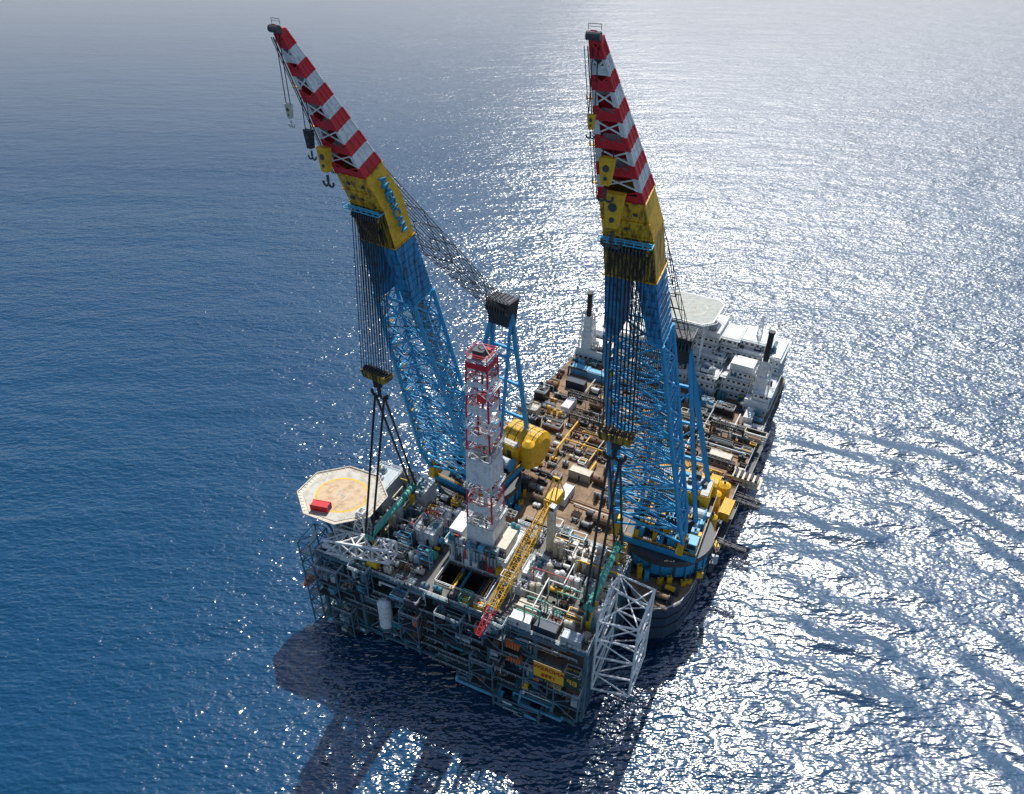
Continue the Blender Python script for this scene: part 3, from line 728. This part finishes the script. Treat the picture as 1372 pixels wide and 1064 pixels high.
for z,x0,x1,dp in ((0,-6,12,1.2),(3.2,-4,30,1),(6,-14,12,1.4),(9,-14,-2,1.2),(9,14,X1,1.8),(12.2,-40,-24,1.3),(13.5,-16,10,1.6),(15,14,34,1.2),(18,X0,-22,1.2),(18,-6,22,2.2),(21,-24,-4,1.5),(22.5,-42,-28,1.2),(22.5,4,20,1.4),(24.3,22,38,1)):
    mb=MB('dgrey'); mb.box(x0,x1,Y0-.46-dp,Y0-.46,z-.15,z); mb.set('lgrey'); mb.rail([(x0,Y0-.46-dp,z),(x1,Y0-.46-dp,z)],w=.14,step=2.2); mb.build('walkway',plat)
mb=MB('white'); mb.rail([(X0,Y0,27),(X1,Y0,27),(X1,Y1,27),(X0,Y1,27)],closed=True,w=.15,step=2.4); mb.build('deck_railing',plat)
mb=MB('white'); mb.rail([(hx0,hy0,27),(hx1,hy0,27),(hx1,hy1,27),(hx0,hy1,27)],closed=True,w=.18,step=2.4); mb.build('well_bay_railing',plat)
FP=['steelb','teal','dgrey','lgrey','grey','lgrey','steelb','rust','lblue','dgrey','navy','white','teal']
for k in range(60):
    z=rng.uniform(-1,26); x0=rng.uniform(X0,X1-14); l=rng.uniform(4,16)
    mb=MB(rng.choice(FP)); y=Y0-rng.uniform(-.9,1.3)
    r=rng.uniform(.1,.34); dz=rng.choice((-4,-2.5,2.5,5)); mb.path([(x0,y+1.5,z-1.5),(x0,y,z-1.5),(x0,y,z),(x0+l,y,z),(x0+l,y,z+dz),(x0+l,y+2,z+dz)],r); mb.build('pipe',plat)
for k in range(38):
    x=rng.uniform(X0+1,X1-2); z=rng.uniform(10 if x<-8 else 0,24); d_=rng.uniform(1,3.2); nm,mb=skid(x,Y0-.4-d_/2,z,rng.uniform(1.2,4.5),d_,rng.uniform(1,3.2),FP+(['orange','yellow'] if k%3==0 else []),kind=rng.choice((0,1,3,3,4))); mb.build('face_unit',plat)
for (x0,x1,dp,z0,z1) in ((-43,-35,3.5,14,25),(-31,-25,2.6,20,29),(-14,-8,4.2,10,20),(-3,5,3.0,16,24),(8,15,4.0,2,12),(33,40,3.6,3,13),(24,31,3,8.5,16),(-40,-33,2.5,-3,7),(12,18,3.4,20,30)):
    y0=Y0-.5-dp; y1=Y0-.45
    mb=MB('steelb'); mb.truss([(x0,y0,z0),(x1,y0,z0),(x1,y1,z0),(x0,y1,z0)],[(x0,y0,z1),(x1,y0,z1),(x1,y1,z1),(x0,y1,z1)],2,.22,.15,'z')
    mb.set('dgrey'); mb.box(x0,x1,y0,y1,z0-.2,z0); mb.box(x0,x1,y0,y1,(z0+z1)/2-.15,(z0+z1)/2); mb.set('lgrey'); mb.rail([(x0,y1,z1),(x0,y0,z1),(x1,y0,z1),(x1,y1,z1)],w=.14)
    for k in range(6):
        mb.set(rng.choice(FP+['orange'])); a=rng.uniform(x0+.5,x1-1.5); b=rng.choice((z0,(z0+z1)/2))+.02; mb.cbox(a+.5,y0+dp/2,b,rng.uniform(.8,2),rng.uniform(.8,2),rng.uniform(1,3.5))
    mb.build('projecting_bay',plat)
for li,z in enumerate(LV[:3]):
    x=X0+2
    while x<X1-3:
        l=rng.uniform(3,6)
        if rng.random()<(.55 if li else .4) and not (li==0 and -31<x<-6) and not (li==1 and -27<x<-13):
            nm,mb=skid(x+l/2,-14.2+rng.uniform(-2,4),z+.02,l*.8,3,rng.uniform(2,6),FP+['steelb','white','yellow']); mb.build(nm,plat)
        x+=l
    for y in (-1,14):
        for xx in (X0+3,X1-4):
            nm,mb=skid(xx,y,z+.02,4,4,rng.uniform(3,6),FP); mb.build(nm,plat)
mb=MB('white'); mb.cyl(-20.5,-20.3,9.5,19,2.0,18); mb.cyl(-20.5,-20.3,19,20,2.0,18,.8); mb.set('steelb'); mb.cyl(-20.5,-20.3,8.8,9.5,2.4,12); mb.build('upright_tank',plat)
for x in (-38,-24,-10,4,18,32):
    mb=MB('steelb'); mb.tube((x,-14,-2),(x,-14,-6 if x>0 else -4),.9,10); mb.tube((x,14,-2),(x,14,-5),.9,10); mb.bar((x,-14,-2),(x,14,-2),.7); mb.build('support_stub',plat)
for (x0,x1,y0,y1,z0) in ((2,14,-19.5,-8,-4.5),(15,29,-22,-8,-7.5),(30,38,-18.5,-4,-5),(-6,1,-17,-8,-2.5),(-36,-31,-18,-9,-3.5)):
    mb=MB('steelb')
    mb.truss([(x0,y0,z0),(x1,y0,z0),(x1,y1,z0),(x0,y1,z0)],[(x0,y0,-.6),(x1,y0,-.6),(x1,y1,-.6),(x0,y1,-.6)],2,.35,.22,'x')
    mb.set('dgrey'); mb.box(x0,x1,y0,y0+4,z0-.2,z0); mb.set('lgrey'); mb.rail([(x0,y0,z0),(x1,y0,z0),(x1,y1,z0)],w=.14)
    mb.set('teal'); mb.cbox((x0+x1)/2,(y0+y1)/2,z0+.01,(x1-x0)*.4,(y1-y0)*.5,abs(z0)*.55)
    for k in range(9):
        mb.set(rng.choice(FP)); a=rng.uniform(x0,x1-2); b=rng.uniform(z0+.5,-1); mb.tube((a,y0-.3,b),(min(x1,a+rng.uniform(2,7)),y0-.3,b),rng.uniform(.12,.35))
    mb.build('hanging_frame',plat)
for (x,z,m,r_) in ((10,-4,'lblue',.5),(24,-6.5,'cyan',.6),(30,-2.5,'lblue',.4),(18,-8.5,'lgrey',.4)):
    mb=MB(m); y_=-22.6 if z<-5 else -20.2; mb.path([(x-8,-18,z+3),(x-8,y_,z),(x+5,y_,z),(x+5,-14,z+2)],r_,8); mb.build('pipe',plat)
mb=MB('steelb'); mb.truss([(-49,-20,-4),(-44.7,-20,-4),(-44.7,-12,-4),(-49,-12,-4)],[(-49,-20,31),(-44.7,-20,31),(-44.7,-12,31),(-49,-12,31)],8,.25,.16,'z')
mb.set('lgrey')
for k in range(8):
    z=-4+k*4.37; mb.box(-48.9,-44.8,-20 if k%2 else -14,-18 if k%2 else -12,z,z+.15)
    a,b=((-47,-18,z),(-47,-14,z+4.37)) if k%2 else ((-47,-14,z),(-47,-18,z+4.37)); mb.bar(a,b,1.4,.2); mb.bar(V(a)+V((.8,0,1)),V(b)+V((.8,0,1)),.14)
mb.build('stair_tower',plat)
y=-16.4
while y<17:
    x=-42.0
    while x<38.8:
        xx=x+rng.uniform(-.5,.5); x+=4.2
        if hole[0]-2<xx<hole[1]+2 and hole[2]-.5<y<hole[3]+1: continue
        if -11<xx<13 and -5<y<13: continue
        if 14.5<xx<20.5 and 9<y<15: continue
        if rng.random()<.06: continue
        if (16<xx and y<-14.5) or (16<xx<25 and y<-9): continue
        near=y<-13
        nm,mb=skid(xx,y+rng.uniform(-.5,.5),27.03,rng.uniform(2.2,4.6),rng.uniform(1.4,3.2),rng.uniform(1.4,4.2) if near else rng.uniform(1.8,8),PAL_P); mb.build(nm,plat)
    y+=3.3
for k in range(90):
    x0=rng.uniform(X0,X1-9); y=rng.uniform(-16,17); z=28+rng.uniform(.3,7); l=rng.uniform(4,12)
    if x0+l>-13 and x0<13 and -16<y<12: continue
    mb=MB(rng.choice(['white','lgrey','yellow','cream','steelb','red','green','white','white'])); 
    if rng.random()<.6: mb.path([(x0,y,27),(x0,y,z),(x0+l,y,z),(x0+l,y,27)],rng.uniform(.12,.3))
    else: mb.path([(x0,y,27),(x0,y,z),(x0,min(17,y+l),z),(x0,min(17,y+l),27)],rng.uniform(.12,.3))
    mb.build('pipe',plat)
def house(x0,x1,y0,y1,z0,z1,m='white'):
    mb=MB(m); mb.box(x0,x1,y0,y1,z0,z1); mb.set('lgrey')
    n=int((x1-x0)/1.5)
    for k in range(n+1):
        xx=x0+(x1-x0)*k/n; mb.box(xx-.07,xx+.07,y0-.09,y1+.09,z0,z1+.05)
    o=mb.build('deck_house',plat); mb=MB('white'); mb.rail([(x0,y0,z1),(x1,y0,z1),(x1,y1,z1),(x0,y1,z1)],closed=True); mb.build('roof_railing',o)
    for k in range(8):
        mb=MB(rng.choice(['dgrey','lgrey','teal','cream'])); a=rng.uniform(x0+1,x1-1);b=rng.uniform(y0+.8,y1-.8); mb.cbox(a,b,z1+.06,1.4,1.2,rng.uniform(.6,1.6)); mb.cyl(a,b,z1+.7,z1+2.2,.3,8); mb.build('roof_unit',o)
house(-43,-35,3,16,27.05,35,'lgrey'); house(-30,-24,10,17,27.05,34); house(26,34,7,14,27.05,32,'cream'); house(-20,-13,-3,3,27.05,33,'white'); house(15,21,-3,3,27.05,31,'white')
hx,hy,hz=-43.5,-4,38
HY=.9
P=octo(hx,hy,12.2,ys=HY)
mb=MB('sandlt'); mb.prism(P,hz-.5,hz); mb.set('yellow'); mb.ring(hx,hy,hz,7.6,8.3,40,ys=HY); mb.set('sand'); mb.ring(hx,hy,hz,0.01,7.5,40,.025,ys=HY)
mb.set('sandlt'); mb.bar((hx-1.6,hy-2.5,hz+.06),(hx-1.6,hy+2.5,hz+.06),.5,.04); mb.bar((hx+1.6,hy-2.5,hz+.06),(hx+1.6,hy+2.5,hz+.06),.5,.04); mb.bar((hx-1.2,hy,hz+.06),(hx+1.2,hy,hz+.06),.5,.04)
hd=mb.build('helideck',plat)
mb=MB('cream'); Q=octo(hx,hy,13.9,ys=HY)
for a,b,c,d in zip(P,P[1:]+P[:1],Q[1:]+Q[:1],Q):
    mb.bar((d[0],d[1],hz+.3),(c[0],c[1],hz+.3),.3)
    mb.add([(a[0],a[1],hz-.2),(b[0],b[1],hz-.2),(c[0],c[1],hz+.15),(d[0],d[1],hz+.15)],[(0,1,2,3)])
    for k in range(7):
        t=k/7; mb.bar((a[0]+(b[0]-a[0])*t,a[1]+(b[1]-a[1])*t,hz-.3),(d[0]+(c[0]-d[0])*t,d[1]+(c[1]-d[1])*t,hz+.3),.16)
mb.build('safety_net_frame',hd)
mb=MB('steelb')
for a in ((-50,-10),(-38,-10),(-38,4),(-50,3)):
    mb.tube((a[0],a[1],hz-.5),(max(a[0],-43.5),a[1],27),.4,8); mb.tube((hx,hy,hz-.5),(max(a[0],-43.5),a[1],27),.3,6)
mb.build('helideck_support',hd)
DX,DY=1.6,2
def dtr(z,w,cx=DX,cy=DY): return [(cx-w/2,cy-w/2,z),(cx+w/2,cy-w/2,z),(cx+w/2,cy+w/2,z),(cx-w/2,cy+w/2,z)]
mb=MB('white'); mb.box(DX-9,DX+8,-3.6,8.5,27.05,32.5); mb.set('white'); mb.box(DX-10.5,DX+9,-3.9,9.5,32.51,33.3); mb.set('white'); mb.box(DX-9.5,DX-5.4,-2.5,5,33.31,38); mb.set('cream'); mb.box(DX+4.9,DX+8,-2,6,33.31,36.5)
mb.set('grey')
for k in range(8): mb.bar((DX-9+k*2.3,-3.8,27),(DX-9+k*2.3,-3.8,32.5),.3)
for k in range(7): mb.set(rng.choice(['red','teal','white','dgrey','yellow'])); mb.cbox(DX-8+k*2.5,-4.3,27.05+rng.uniform(0,2),1.6,1,rng.uniform(1,3))
mb.set('white'); mb.rail([(DX-10.5,-3.9,33.3),(DX+9,-3.9,33.3),(DX+9,9.5,33.3),(DX-10.5,9.5,33.3)],closed=True)
mb.build('drill_floor',plat)
ZT=95
wz=lambda z:8.0-(z-34)*(8.0-5.6)/(ZT-34)
def panel(mb,za,zb,faces=(0,1,2,3),ex=.2,u0=0,u1=1):
    A=[V(p) for p in dtr(za,wz(za)+ex)];B=[V(p) for p in dtr(zb,wz(zb)+ex)]
    for i in faces:
        j=(i+1)%4
        mb.add([A[i].lerp(A[j],u0),A[i].lerp(A[j],u1),B[i].lerp(B[j],u1),B[i].lerp(B[j],u0)],[(0,1,2,3)])
        for u in (.25,.5,.75):
            if u0<u<u1: mb.bar(A[i].lerp(A[j],u),B[i].lerp(B[j],u),.12)
for za,zb,mt,fc in ((33.82,42,'white',(0,1,2,3)),(57,65.5,'white',(0,1,2,3))):
    mb=MB(mt); panel(mb,za,zb,fc); q=dtr(zb,wz(zb)+.5); mb.set('lgrey')
    for i in fc: mb.bar(q[i],q[(i+1)%4],.25)
    mb.build('wind_wall',plat)
for za,zb,mt in ((47,49.5,'white'),(71,73.2,'white'),(80,82.2,'white'),(88,89.4,'white'),(93,94.6,'red')):
    mb=MB(mt); panel(mb,za,zb,(0,1,2,3),.25); mb.build('cladding_band',plat)
NB=18; zs=[34+k*(ZT-34)/NB for k in range(NB+1)]
pat='WWWRRRWWWWRRWRRWRR'
mb=MB('red')
for i,(a,b) in enumerate(zip(zs[:-1],zs[1:])):
    mb.set('white' if pat[i]=='W' else 'red')
    mb.truss(dtr(a,wz(a)),dtr(b,wz(b)),1,.26,.11,'x',chords=True,bm='white' if i%2==1 else None)
mb.build('derrick',plat)
mb=MB('white')
mb.box(DX-.45,DX+.45,DY-.45,DY+.45,42,56); mb.box(DX-.4,DX+.4,DY-.4,DY+.4,68,80)
mb.set('red'); mb.box(DX-1.0,DX+1.0,DY-1.0,DY+1.0,82,84.5); mb.set('dgrey'); mb.bar((DX,DY,34),(DX,DY,ZT),.4)
mb.build('travelling_block',plat)
mb=MB('grey'); z=ZT+.3; mb.box(DX-2.8,DX+2.8,DY-2.8,DY+2.8,z,z+.3); mb.set('dgrey'); mb.box(DX-1.6,DX+1.2,DY-1.8,DY+.8,z+.31,z+2.2); mb.set('red'); mb.box(DX-.4,DX+1.9,DY+.9,DY+1.9,z+.31,z+1.6); mb.rail([(DX-2.8,DY-2.8,z+.3),(DX+2.8,DY-2.8,z+.3),(DX+2.8,DY+2.8,z+.3),(DX-2.8,DY+2.8,z+.3)],closed=True,h=1.3,w=.16); mb.set('white'); mb.bar((DX-2.4,DY,z+.3),(DX+.2,DY,z+3.6),.25); mb.bar((DX+2.4,DY,z+.3),(DX+.2,DY,z+3.6),.25); mb.build('crown_block',plat)
for zz,mt in ((43,'white'),(55,'lgrey'),(68.5,'grey'),(86,'white')):
    mb=MB(mt); w=wz(zz)+1.4; q=dtr(zz,w)
    mb.box(DX-w/2,DX+w/2,DY+w/2-.8,DY+w/2,zz,zz+.2); mb.box(DX+w/2-.8,DX+w/2,DY-w/2,DY+w/2-.81,zz,zz+.2); mb.rail(q,closed=True,w=.1); mb.build('derrick_walkway',plat)
for k in range(14):
    mb=MB(rng.choice(['lblue','white','red','lgrey','teal'])); x=DX-8+k*1.1; mb.tube((x,-4.4,27),(x,-4.4,rng.uniform(31,37)),.2); mb.build('pipe',plat)
for k in range(44):
    a=rng.uniform(DX-9,DX+8); b=rng.choice((rng.uniform(-3.4,-2.6),rng.uniform(7.5,9))) ; nm,mb=skid(a,b,33.32,rng.uniform(1,2.4),rng.uniform(.8,1.4),rng.uniform(1,4.5),['white','white','white','red','lgrey','dgrey','lblue','yellow','teal']); mb.build('drill_floor_unit',plat)
T=[(41,-14),(51,-12),(51,2),(41,3)]
mb=MB('white')
A=[(x,y,8) for x,y in T]; B=[(x,y,36) for x,y in T]
mb.truss(A,B,4,.36,.2,'z')
for zz in (8,15,22,29,36):
    for i in range(4): mb.tube((T[i][0],T[i][1],zz),(T[(i+1)%4][0],T[(i+1)%4][1],zz),.3,8)
mb.tube((41,-14,36),(51,2,36),.22); mb.tube((41,3,36),(51,-12,36),.22); mb.tube((41,-5,40),(51,-5,36),.25); mb.tube((41,-5,27),(41,-5,40),.3); mb.tube((41,-14,36),(41,-5,40),.22); mb.tube((41,3,36),(41,-5,40),.22)
mb.build('tubular_frame',plat)
mb=MB('white')
mb.truss([(-41,-18,28),(-41,-13,28),(-41,-13,33),(-41,-18,33)],[(-20,-16,31),(-20,-12,31),(-20,-12,36),(-20,-16,36)],4,.4,.26,'x')
mb.truss([(-36,-12,28),(-31,-12,28),(-31,-7,28),(-36,-7,28)],[(-34,-10,40),(-32,-10,40),(-32,-8,40),(-34,-8,40)],3,.3,.2,'x')
mb.build('tubular_frame',plat)
for x,y in ((-27,-13),(-27,8),(37.5,-10),(37.5,11.5)):
    mb=MB('yellow'); mb.bar((x,y,27),(x,y,36),1.3); mb.set('dgrey'); mb.tube((x-1,y,36),(x+1,y,36),.8,10); mb.build('lifting_post',plat)
for (x,z) in ((20,21.3),(20.5,15.6)):
    mb=MB('orange'); mb.box(x-2.0,x+2.0,-20.6,-19,z,z+2); mb.set('dgrey')
    for k in range(5): mb.box(x-1.8+k*.8,x-1.6+k*.8,-20.7,-20.6,z,z+2)
    mb.build('orange_locker',plat)
def sign(x,z,w,h,label,mat,lines):
    p=pw(x,-23.2,z); s=thing('sign',label,'sign',p,PA)
    mb=MB(mat); mb.box(-w/2,w/2,0,.15,-h/2,h/2)
    mb.set('dgrey')
    for a,b in (((-w/2,-h/2),(w/2,-h/2)),((-w/2,h/2),(w/2,h/2)),((-w/2,-h/2),(-w/2,h/2)),((w/2,-h/2),(w/2,h/2))): mb.bar((a[0],0,a[1]),(b[0],0,b[1]),.14)
    for k in (-1,1): mb.bar((k*w*.3,.1,0),(k*w*.3,4.9,0),.25)
    mb.build('board',s)
    for txt,size,dz,tm in lines:
        m=Matrix.Rotation(R(90),4,'X'); m.translation=V((0,-.1,dz)); text_obj(txt,size,tm,s,m,flip=True,bold=.02)
sign(31.8,21,8.6,5.8,'rectangular orange yellow sign with dark red reversed lettering on platform front','signy',[('ANDREW',2.0,1.3,'maroon'),('1996',2.1,-1.4,'maroon')])
sign(38.3,21,3.9,5.2,'dark green sign with yellow characters beside the orange yellow sign','dgreen',[('BP',2.7,0,'signy')])

def spreader(x,y0,y1,hk,lab,side):
    a=pw(x,y0,37);b=pw(x,y1,37); c=(a+b)/2
    t=thing('spreader_bar',lab,'spreader bar',c,0)
    mb=MB('green'); mb.tube(a,b,.95,12)
    d=(b-a).normalized(); mb.build('beam',t,c)
    for p,sg in ((a,-1),(b,1)):
        mb=MB('green'); mb.tube(p-d*.3,p+d*.3,1.5,14); mb.set('dgrey'); mb.bar(p+V((0,0,-1.5)),p+V((0,0,1.8)),.6); mb.build('end_plate',t,c)
    hb=V(hk)+V((0,0,-6.6))
    for p,nm in ((a,'near'),(b,'far')):
        s=thing('lifting_sling','black slings from %s hook block to %s end of spreader bar'%(side,nm),'sling',hb,0,'lifting slings')
        e=V((math.cos(PA),math.sin(PA),0))
        for k in (-1,1):
            mb=MB('black'); mb.tube(hb+e*k*1.4,p+e*k*1.1+V((0,0,1)),.34,6); mb.build('strand',s,hb)
        mb=MB('black'); mb.tube(p-V((0,0,1)),p-V((0,0,5)),.5,6); mb.build('lower_strand',s,hb)
spreader(-27,-14.5,9,hL,'green tubular spreader bar between the left pair of slings','left')
spreader(37.5,-11.5,12,hR,'green tubular spreader bar between the right pair of slings','right')

def pedestal_crane(base,zc,tip,label,mats=('yellow','yellow','red'),w=2.4,grp=None):
    base=V(base);tip=V(tip)
    t=thing('pedestal_crane',label,'crane',base,0,grp); off=base
    d=V((tip.x-base.x,tip.y-base.y,0)).normalized(); s=V((-d.y,d.x,0)); c=V((base.x,base.y,zc))
    mb=MB('cream'); mb.tube(base,c,1.3,14); mb.tube(c-V((0,0,1)),c,2.0,14); mb.build('pedestal',t,off)
    mb=MB(mats[0]); mb.hexa([c+d*a+s*b+V((0,0,z)) for z in (0,2.4) for a,b in ((-4,-1.8),(2,-1.8),(2,1.8),(-4,1.8))]); mb.build('machinery_house',t,off)
    mb=MB(mats[0])
    for k in (-1,1): mb.bar(c+d*1.5+s*k*1.6+V((0,0,2.4)),c-d*2+s*k*.8+V((0,0,8)),.35); mb.bar(c-d*3.8+s*k*1.6+V((0,0,2.4)),c-d*2+s*k*.8+V((0,0,8)),.3)
    mb.bar(c-d*2-s+V((0,0,8)),c-d*2+s+V((0,0,8)),.5); mb.build('gantry',t,off)
    mb=MB('white'); mb.hexa([c+d*a+s*b+V((0,0,z)) for z in (.2,2.4) for a,b in ((2,1),(3.8,1),(3.8,2.6),(2,2.6))]); mb.set('glass'); mb.hexa([c+d*a+s*b+V((0,0,z)) for z in (1.0,2.1) for a,b in ((3.8,1.1),(3.86,1.1),(3.86,2.5),(3.8,2.5))]); mb.build('operator_cab',t,off)
    r=c+d*2+V((0,0,1.5)); ax=(tip-r).normalized(); up=s.cross(ax).normalized()
    if up.z<0:up=-up
    def q(p,ww): return [p-s*ww-up*ww,p+s*ww-up*ww,p+s*ww+up*ww,p-s*ww+up*ww]
    m1=r.lerp(tip,.25);m2=r.lerp(tip,.8)
    mb=MB(mats[0]); mb.truss(q(r,.4),q(m1,w/2),5,.16,.1,'z'); mb.set(mats[1]); mb.truss(q(m1,w/2),q(m2,w/2*.8),12,.16,.1,'z'); mb.set(mats[2]); mb.truss(q(m2,w/2*.8),q(tip,.5),4,.13,.07,'z'); mb.build('boom',t,off)
    for k in (-1,1):
        mb=MB('rope'); mb.tube(c-d*2+s*k*.7+V((0,0,8)),tip+s*k*.3+up*.4,.08,4); mb.build('luffing_rope',t,off)
    return t
pedestal_crane(pw(17.5,12,27),50,pw(13,-26,29.5),'yellow lattice pedestal crane with red boom tip laid across the platform',w=2.8)

def container(p,rz,L,W,H,mat,label,grp=None,doormat='dgrey'):
    t=thing('container',label,'container',p,rz,grp)
    mb=MB(mat); mb.box(-L/2+.1,L/2-.1,-W/2+.1,W/2-.1,.15,H-.1)
    n=int(L/.6)
    for k in range(n):
        xx=-L/2+.3+k*(L-.6)/max(1,n-1); mb.box(xx-.12,xx+.12,-W/2,W/2,.2,H-.02)
    mb.build('body',t)
    mb=MB(mat)
    for i in (-1,1):
        for j in (-1,1): mb.box(i*L/2-.12,i*L/2+.12,j*W/2-.12,j*W/2+.12,0,H)
    for j in (-1,1): mb.box(-L/2+.13,L/2-.13,j*(W/2)-.1,j*(W/2)+.1,0,.2); mb.box(-L/2+.13,L/2-.13,j*(W/2)-.1,j*(W/2)+.1,H-.18,H+.02)
    mb.build('frame',t)
    mb=MB(doormat); mb.box(L/2+.01,L/2+.08,-W/2+.15,-.05,.25,H-.25); mb.box(L/2+.01,L/2+.08,.05,W/2-.15,.25,H-.25); mb.build('door',t)
conts=[(28,-16,6.2,'navy','dark blue container on the platform edge right above the signs'),
(21,-16.2,6,'white','white container on the platform edge left of the dark blue container'),
(35.3,-16.2,5.5,'lgrey','pale grey container at the front right corner of the platform deck'),
(21,-11.8,6,'cream','cream container behind the white container on the platform edge')]
for x,y,l,m,lab in conts: container(pw(x,y,27.06),PA,l,2.6,3.0,m,lab,'containers on the platform deck')
for px,py,m,lab in vc: container(at(px,py,20.1),VA+(math.pi/2 if m in('yellow','white') else 0),8,3.2,3.4,m,lab,'containers on the vessel deck')
container(pw(-45.5,-11.6,38.1),PA+.2,5.4,2.3,2.1,'red','red container with dark door at the near edge of the platform helideck',doormat='navy')
def lifeboat(p,rz,label):
    t=thing('lifeboat',label,'lifeboat',p,rz)
    mb=MB('orange'); n=10; secs=[]
    for i in range(9):
        u=-1+2*i/8; k=math.sqrt(max(.04,1-abs(u)**2.6)); secs.append([(u*3.9,1.4*k*math.cos(2*math.pi*j/n),1.5+1.35*k*math.sin(2*math.pi*j/n)) for j in range(n)])
    vs=[p for s in secs for p in s]; fs=[(i*n+j,i*n+(j+1)%n,(i+1)*n+(j+1)%n,(i+1)*n+j) for i in range(8) for j in range(n)]+[tuple(range(n)),tuple(range(8*n,9*n))]
    mb.add(vs,fs); mb.build('boat_hull',t,smooth=True)
    mb=MB('white'); mb.box(-3.9,3.9,-1.48,1.48,1.4,1.6); mb.build('fender_strip',t)
    mb=MB('orange'); mb.box(-2.6,-.8,-.7,.7,2.6,3.4); mb.set('glass'); mb.box(-.82,-.76,-.6,.6,2.9,3.3); mb.build('wheelhouse',t)
lifeboat(pw(-50.6,-16,9),PA+math.pi/2,'orange lifeboat on the outer left side of the platform stair tower')

cam=bpy.data.cameras.new('camera'); co=bpy.data.objects.new('camera',cam); col.objects.link(co); scene.camera=co
co.location=(0,0,CAMZ); co.rotation_euler=(math.pi/2-PITCH,0,0); cam.sensor_width=36; cam.lens=36*FPX/1372; cam.clip_start=1; cam.clip_end=60000
SE,SAZ=R(57),R(17)
S=V((math.sin(SAZ)*math.cos(SE),math.cos(SAZ)*math.cos(SE),math.sin(SE)))
sl=bpy.data.lights.new('sun','SUN'); sl.energy=5; sl.angle=R(.5); sl.color=(1,.97,.92)
so=bpy.data.objects.new('sun',sl); col.objects.link(so); so.rotation_euler=S.to_track_quat('Z','Y').to_euler()
w=bpy.data.worlds.new('World'); scene.world=w; w.use_nodes=True
nt=w.node_tree; bg=nt.nodes['Background']; sk=nt.nodes.new('ShaderNodeTexSky'); sk.sky_type='NISHITA'; sk.sun_disc=False
sk.sun_elevation=SE; sk.sun_rotation=SAZ; sk.dust_density=0.8; sk.air_density=1.0
nt.links.new(sk.outputs[0],bg.inputs['Color']); bg.inputs['Strength'].default_value=.11
scene.view_settings.view_transform='Standard'; scene.view_settings.look='None'; scene.view_settings.exposure=0
